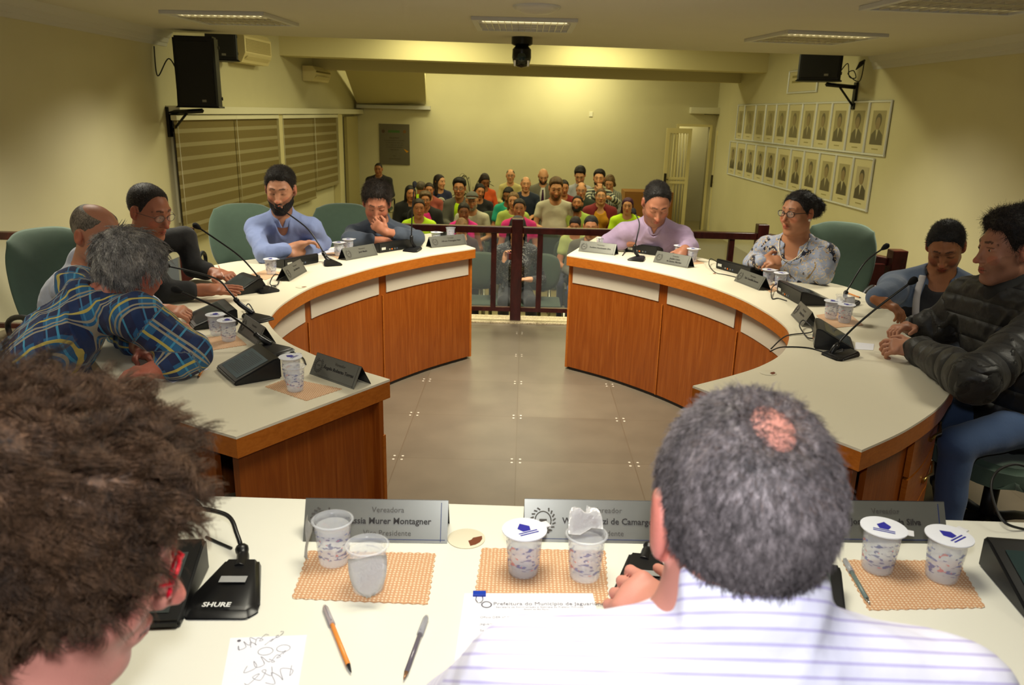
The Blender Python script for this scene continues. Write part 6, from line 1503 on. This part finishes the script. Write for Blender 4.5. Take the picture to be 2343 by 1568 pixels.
# ------------------------------------------------------------------ foreground pair, seen from behind
def pD(x, y, d): return Vector(np.array([0, 0, CAM_H])+_ray(x, y)*d)
h = pD(1692, 1206, .745)
grey2 = dict(t=.006, back=.002, amp=.0010, freq=120, bald=(.004, -.080, .110, (.019, .030, .028)), comb=lambda p: np.tile(np.array([[.0, -.12, -.75]]), (len(p), 1)), grav=.7, lift=.22, sr=.00028, clump=5, crad=.0025, curl=.0006, jag=.006)
grey2['raise'] = -.014
t_, inf = person('grey-haired man with a bald spot in a white lilac-striped shirt, seen from behind', h, (180, 15, 0), 180, 1.05, (206, 140, 124), grey2, (106, 98, 98), lean=.10, shw=.215, floor=.10, seat=.45, fine=.0032, coarse=.008, fat=.1, xs=.93, torso=1.05,
       nb=h+Vector((.005, -.03, -.115)), elbows=[h+Vector((.36, .0, -.38)), h+Vector((-.33, .08, -.36))], wrists=[h+Vector((.18, .2, -.36)), onz(1548, 1432, ZP+.07)], hd=[((-.5, .6, 0), (0, 0, -1)), ((-.5, .5, .12), (.45, .2, -.8))], hcurl=(.5, .95), shdrop=.05,
       sleeve=2, topmat=linem, collar=.058, neck='none', strand=42000, strandlen=.0105, eyes='open', armscale=1.15, foldamp=.004, backview=True)
h = pD(126, 1276, .74)
curly = dict(t=.020, top=.016, back=.014, side=.008, amp=.007, freq=62, line='fem', curl=.0055, lift=.30, grav=.5, sr=.00042, clump=34, crad=.0045, turns=1.7, seg=9, comb=lambda p: np.tile(np.array([[.25, .15, -.35]]), (len(p), 1)))
person('person with thick curly brown hair and red glasses, seen from behind', h, (117, 20, 0), 150, 1.0, (204, 138, 122), curly, (78, 56, 38), lean=.14, fem=.7, shw=.18, floor=.10, seat=.45, fine=.0035, coarse=.009,
       nb=h+Vector((-.03, -.05, -.165)), elbows=[h+Vector((.17, -.10, -.33)), h+Vector((-.32, .05, -.33))], wrists=[h+Vector((-.06, .05, -.335)), h+Vector((-.24, .10, -.33))], sleeve=.5, top=(70, 60, 60), neck='u', vneck=.05, glasses='thick', glass_c=(206, 20, 44), strand=42000, strandlen=.040)
# ------------------------------------------------------------------ the public
SK = dict(l=(204, 148, 108), m=(184, 124, 84), d=(150, 98, 64))
pubc = public_chair(); pub_used = [False]
def pub_chair(x, y, rz, label):
    c = pubc if not pub_used[0] else copy_tree(pubc); pub_used[0] = True
    c.location = (x, y, AUD); c.rotation_euler = (0, 0, rz); c['label'] = label; c['group'] = 'green chairs of the public seating'; c['category'] = 'chair'; return c
def pub(label, px, py, hpx, Y, face=(0, 5, 0), body=0, sk='m', hair=dict(t=.009, top=.005), hc=(26, 20, 16), top=(60, 60, 70), chair=True, cl=None, **k):
    """px, py: top of the head; hpx its height in the photograph"""
    S = hpx*(Y*1.04)/(1787*.262); S = max(.78, min(1.15, S)); b = ony(px, py+hpx*.52, Y); kw = dict(fine=.0075, coarse=.014, sleeve=.45, floor=AUD, seat=.45, lean=.05, eyes='open', trousers=(40, 44, 60), foldamp=.002, neck='u', vneck=.045, hs=S, skin=SK[sk], hair=hair, hairc=hc, top=top, shw=.18, group='people in the public seating'); kw.update(k)
    t, i = person(label, b, face, body, **kw)
    if chair: pub_chair(i['hip'][0]-i['fd'][0]*.05, i['hip'][1]-i['fd'][1]*.05, math.radians(body), 'green public chair under the '+(cl or label.split(',')[0]))
    return t, i
neon = (196, 236, 30); lime = (186, 206, 100); pink = (230, 50, 130)
longh = lambda L, w=.03, **k: dict(t=.009, line='fem', long=L, lw=w, **k)
t_, i_ = pub('man in dark suit and open shirt below the plaque', 866, 373, 28, 15.6, sk='d', hair=dict(t=.004), top=(170, 150, 132), vneck=.06, sleeve=2, neck='v', shw=.21, glasses=None)
open_layer(i_, t_, 'suit_jacket', (24, 22, 20), .06)
pub('person in neon yellow turned away, behind the black-haired woman', 964, 415, 32, 12.8, (150, 10, 0), 150, sk='m', hair=dict(t=.008), hc=(80, 70, 56), top=neon)
t_, i_ = pub('woman with long black hair in a black jacket, left end of the public', 939, 424, 36, 11.8, (20, 5, 0), 10, hair=longh(.22), hc=(18, 15, 14), top=(22, 22, 24), sleeve=2, fem=1)
open_layer(i_, t_, 'jacket', (16, 16, 18), .05, e=.006)
pub('person with tied hair in dusty red, behind the woman with glasses', 982, 418, 32, 12.6, (6, 6, 0), 0, hair=dict(t=.008, line='fem'), hc=(40, 30, 24), top=(150, 70, 56), fem=.6)
t_, i_ = pub('woman with glasses in a bright pink top and black jacket', 973, 439, 36, 11.1, (8, 4, 0), 5, sk='m', hair=dict(t=.016, top=.012, line='fem', side=.008), hc=(88, 70, 50), top=(222, 44, 128), sleeve=.4, fem=1, fat=.5, glasses='thin')
open_layer(i_, t_, 'jacket', (18, 17, 18), .10, e=.004)
t_, i_ = pub('woman in a neon yellow shirt raising one hand near the railing', 958, 454, 44, 9.9, (12, 2, 0), 5, hair=dict(t=.008, line='fem'), hc=(40, 30, 24), top=neon, fem=1, elbows=None, sleeve=.4, cl='woman in neon yellow near the railing')
o_, Mx = disc('chest_print', i_, t_, 0, .22, .05, mat('print_navy', (30, 50, 40), .8), sx=1.4)
t_, i_ = pub('woman in navy shirt with a white emblem, looking to the side', 1006, 399, 33, 13.4, (55, 2, 0), 20, sk='l', hair=longh(.2), hc=(34, 24, 20), top=(28, 34, 66), fem=1)
o_, Mx = disc('white_emblem', i_, t_, .0, .15, .075, mat('emblem_white', (205, 200, 180), .8)); bm = B()
for k in range(6): tube(bm, [Mx@Vector((-.045+.018*k, -.03, .004)), Mx@Vector((-.045+.018*k, .03, .004))], .004, 4)
obj('emblem_bars', bm, mat('emblem_navy', (30, 34, 60), .8), t_)
t_, i_ = pub('young man with glasses, grey jacket over neon yellow', 1051, 409, 43, 11.8, (-2, 3, 0), 0, hair=dict(t=.012, top=.02), hc=(20, 17, 15), top=neon, glasses='thick')
open_layer(i_, t_, 'jacket', (92, 90, 82), .085, e=.004)
t_, i_ = pub('older man in grey cap and white shirt', 1080, 439, 42, 11.0, (0, 2, 0), 0, sk='l', hair=dict(t=.005, line='crown'), hc=(120, 110, 96), top=(196, 190, 172), cap=(84, 84, 78), glasses='thin', shw=.2, beard=.4, beardc=(150, 140, 124))
bm = B()
for k in range(6):
    c_ = Vector(surf(i_, -.05+.02*k, .16)); box(bm, c_-Vector((.006, .003, .006)), c_+Vector((.006, .003, .006)))
obj('chest_print', bm, mat('print_dark2', (80, 78, 72), .8), t_)
pub('woman with loose dark hair tilting her head, behind the cap', 1097, 420, 35, 12.4, (18, 8, 12), 5, hair=longh(.24, .035), hc=(20, 16, 16), top=(26, 24, 26), fem=1, sleeve=2)
pub('person in an orange sweater bending forward', 1109, 397, 32, 14.0, (20, 34, 0), 20, sk='d', hair=longh(.14), hc=(40, 28, 22), top=(206, 84, 30), sleeve=2, fem=.5)
pub('young woman in a pink tank top with tied hair', 1061, 463, 41, 9.9, (6, 10, 0), 8, sk='d', hair=dict(t=.008, line='fem'), hc=(36, 26, 20), top=(226, 30, 140), sleeve=0, fem=1, shw=.16)
pub('child with light brown hair bent down at the rail', 1056, 500, 40, 8.7, (10, 46, 0), 5, sk='l', hair=dict(t=.014, line='fem', long=.10), hc=(120, 88, 50), top=(60, 40, 40), shw=.14)
pub('balding man with glasses in a cream shirt against the far wall', 1168, 387, 30, 15.6, (0, 2, 0), 0, sk='l', hair=dict(t=.005, line='crown'), hc=(90, 80, 64), top=(200, 186, 126), sleeve=2, glasses='thin', cl='balding man in cream')
pub('bald older man in navy sweater with folded arms', 1203, 404, 34, 13.2, (4, 3, 0), 0, sk='l', hair=dict(t=.004, line='crown'), hc=(140, 124, 100), top=(34, 42, 60), sleeve=1.3, shw=.2)
pub('woman in a teal shirt holding a white cloth', 1163, 428, 35, 11.8, (-20, 22, 0), -10, sk='d', hair=longh(.12), hc=(22, 18, 16), top=(36, 164, 136), fem=1, sleeve=.6)
t_, i_ = pub('young woman with long fair hair in a lime and black shirt', 1175, 439, 40, 10.9, (-6, 4, -3), 0, sk='l', hair=longh(.2, .026), hc=(110, 84, 52), top=lime, fem=1, cl='fair-haired woman in lime and black')
disc('black_panel', i_, t_, 0, .12, .055, mat('panel_black', (24, 24, 26), .8))
pub('woman in bright pink top directly behind the central post', 1188, 454, 44, 9.8, (0, 3, 0), 0, hair=dict(t=.008, line='fem'), hc=(34, 24, 20), top=pink, fem=1, fat=.3)
t_, i_ = pub('woman in black and white print looking down at a phone behind the railing', 1184, 494, 58, 8.0, (4, 48, 0), 4, sk='l', hair=longh(.28, .036), hc=(18, 15, 16), top=None, topmat=bwm, sleeve=2, fem=1, trousers=(20, 20, 22), wrists=[ony(1154, 600, 7.95), ony(1215, 640, 7.9)], elbows=[ony(1140, 640, 8.25), ony(1240, 640, 8.2)], hd=[((.2, .1, .9), (.5, -.6, 0)), ((-1, 0, 0), (0, 0, -1))], hcurl=(.7, .5), cl='woman in black and white print')
bm = B(); q = ony(1168, 592, 7.93); box(bm, (-.035, -.006, -.07), (.035, .006, .07), bev=.004); o = obj('mobile_phone', bm, mat('phone_red', (110, 20, 40), .3), None, loc=q); o.rotation_euler = (.4, 0, 0); tag(o, 'dark red phone held by the woman in black and white print', 'phone')
t_, i_ = pub('bald bearded man in grey suit and purple tie, head bowed', 1243, 386, 34, 14.2, (2, 26, 0), 0, sk='l', hair=None, hc=(40, 30, 24), top=(206, 202, 190), beard=.8, vneck=.02, shw=.21)
open_layer(i_, t_, 'suit_jacket', (108, 104, 90), .05); tie(i_, t_, (84, 40, 84))
pub('stocky man in a white t-shirt looking down', 1272, 407, 48, 10.9, (2, 14, 0), 0, sk='l', hair=dict(t=.010, top=.012), hc=(84, 62, 38), top=(206, 200, 180), beard=.6, beardc=(96, 64, 36), shw=.225, fat=.6, belly=.05)
pub('person in maroon half hidden behind the white t-shirt', 1290, 412, 34, 12.2, (8, 10, 0), 0, sk='m', hair=dict(t=.010), hc=(30, 24, 20), top=(124, 26, 26), sleeve=1.2, shw=.2)
pub('man in pale blue shirt with head bowed near the far wall', 1327, 382, 37, 13.8, (-8, 30, 0), -5, sk='l', hair=dict(t=.012, top=.014), hc=(28, 22, 18), top=(168, 168, 178), sleeve=1.3, collar=True, neck='v', cl='bowed man in pale blue')
t_, i_ = pub('bald man with glasses in dark green jacket', 1330, 417, 35, 12.6, (-6, 10, 0), 0, sk='l', hair=dict(t=.004, line='crown'), hc=(120, 96, 76), top=(44, 54, 44), sleeve=2, glasses='thin', fat=.4)
open_layer(i_, t_, 'jacket', (40, 50, 40), .035, e=.004)
pub('bearded man in lime t-shirt gazing upward', 1321, 448, 38, 10.9, (-10, -14, 0), 0, hair=dict(t=.008, top=.006), hc=(24, 19, 16), top=(180, 206, 96), beard=.8, shw=.2)
pub('small child with tied dark hair peering over the rail', 1316, 496, 38, 8.9, (-12, 22, 0), 0, hair=dict(t=.010, line='fem', pony=.02), hc=(34, 24, 20), top=(180, 190, 110), shw=.12)
pub('man with buzz cut and grey jacket crouching close to the rail', 1352, 493, 52, 8.5, (-6, 10, 0), -15, sk='m', hair=dict(t=.005, top=.004), hc=(20, 17, 15), top=(92, 88, 72), sleeve=2, shw=.2, trousers=(40, 52, 80), cl='man with the buzz cut')
pub('man in a striped sweater holding a hand over his mouth', 1371, 388, 41, 13.2, (-10, 4, 0), 0, sk='l', hair=dict(t=.010, top=.014), hc=(26, 20, 17), top=None, topmat=tubew, sleeve=1.6, beard=.5, shw=.2, wrists=[ony(1372, 436, 12.95), ony(1392, 452, 12.9)], elbows=[ony(1352, 460, 13.05), ony(1412, 462, 13.05)], hd=[((0, .2, 1), (.1, .9, 0)), ((-1, 0, 0), (0, 0, -1))], hcurl=(1.0, .5))
pub('woman with a fair bob in a striped blouse, head bowed', 1395, 400, 33, 13.9, (-14, 32, 0), -8, sk='l', hair=longh(.06), hc=(96, 74, 46), top=None, topmat=vertw, sleeve=1.2, fem=1)
t_, i_ = pub('woman with glasses, maroon cardigan over mustard top', 1375, 431, 37, 11.5, (-4, -4, 0), 0, sk='l', hair=dict(t=.008, line='fem'), hc=(84, 60, 38), top=(196, 136, 24), fem=1, fat=.7, glasses='thin', sleeve=.4, vneck=.10, shw=.19)
open_layer(i_, t_, 'cardigan', (118, 24, 34), .115, e=.004)
pub('woman with purple-dyed hair in neon yellow, next to the lilac shirt', 1436, 452, 38, 10.6, (-10, 2, 0), 0, sk='l', hair=longh(.09, .024, side=.004), hc=(62, 22, 56), top=neon, fem=1)
# details of clothing seen at this distance
def empty_chair(x, y, Y, label):
    p = ony(x, y, Y); pub_chair(p.x, Y, 0, label)
empty_chair(1250, 520, 9.6, 'empty green public chair between the pink top and the lime t-shirt')
empty_chair(1096, 570, 8.0, 'green public chair nearest the railing, left of the central post')
empty_chair(1238, 570, 8.0, 'green public chair nearest the railing, right of the central post')
empty_chair(1128, 470, 11.6, 'green public chair beside the woman in teal')
# potted plant, cabinet
p = ony(1142, 445, 15.9); t = thing('potted_plant', 'dark spiky potted plant at the far wall beside the cream shirt', 'plant', (p.x-.55, 15.9, AUD))
bm = B(); lathe(bm, [(.12, 0), (.16, .3), (.15, .3), (.145, .27)], 20); obj('pot', bm, mat('pot_brown', (90, 60, 40), .7), t)
bm = B(); rr = random.Random(4)
for k in range(46):
    a = rr.random()*6.28; r_ = .12+.2*rr.random(); z1 = .7+.45*rr.random(); tube(bm, bez3([(0, 0, .28), (r_*.4*math.cos(a), r_*.4*math.sin(a), z1*.8), (r_*math.cos(a), r_*math.sin(a), z1), (r_*1.5*math.cos(a), r_*1.5*math.sin(a), z1-.05)], 3), .012, 4, flat=.25)
obj('foliage', bm, mat('leaf_dark', (54, 56, 30), .6), t)
p = ony(1480, 455, 15.6); t = thing('low_cabinet', 'low brown wooden cabinet at the far wall, left of the barred gate', 'cabinet', (p.x, 15.8, AUD))
bm = B(); box(bm, (-.45, -.3, 0), (.5, .3, .92), bev=.01); obj('cabinet_body', bm, mat('cabinet_brown', (140, 92, 36), .5, noise=.1, nscale=9), t)
for s in (0, 1):
    bm = B(); box(bm, (-.43+s*.47, -.315, .05), (.01+s*.47, -.301, .88), bev=.004); d_ = obj('cabinet_door', bm, mat('cabinet_brown', (140, 92, 36), .5, noise=.1, nscale=9), t)
    bm = B(); tube(bm, [(.0+s*.06, -.32, .5), (.0+s*.06, -.32, .6)], .008, 6); obj('handle', bm, mat('dark_metal', (60, 56, 48), .4, .8), d_)
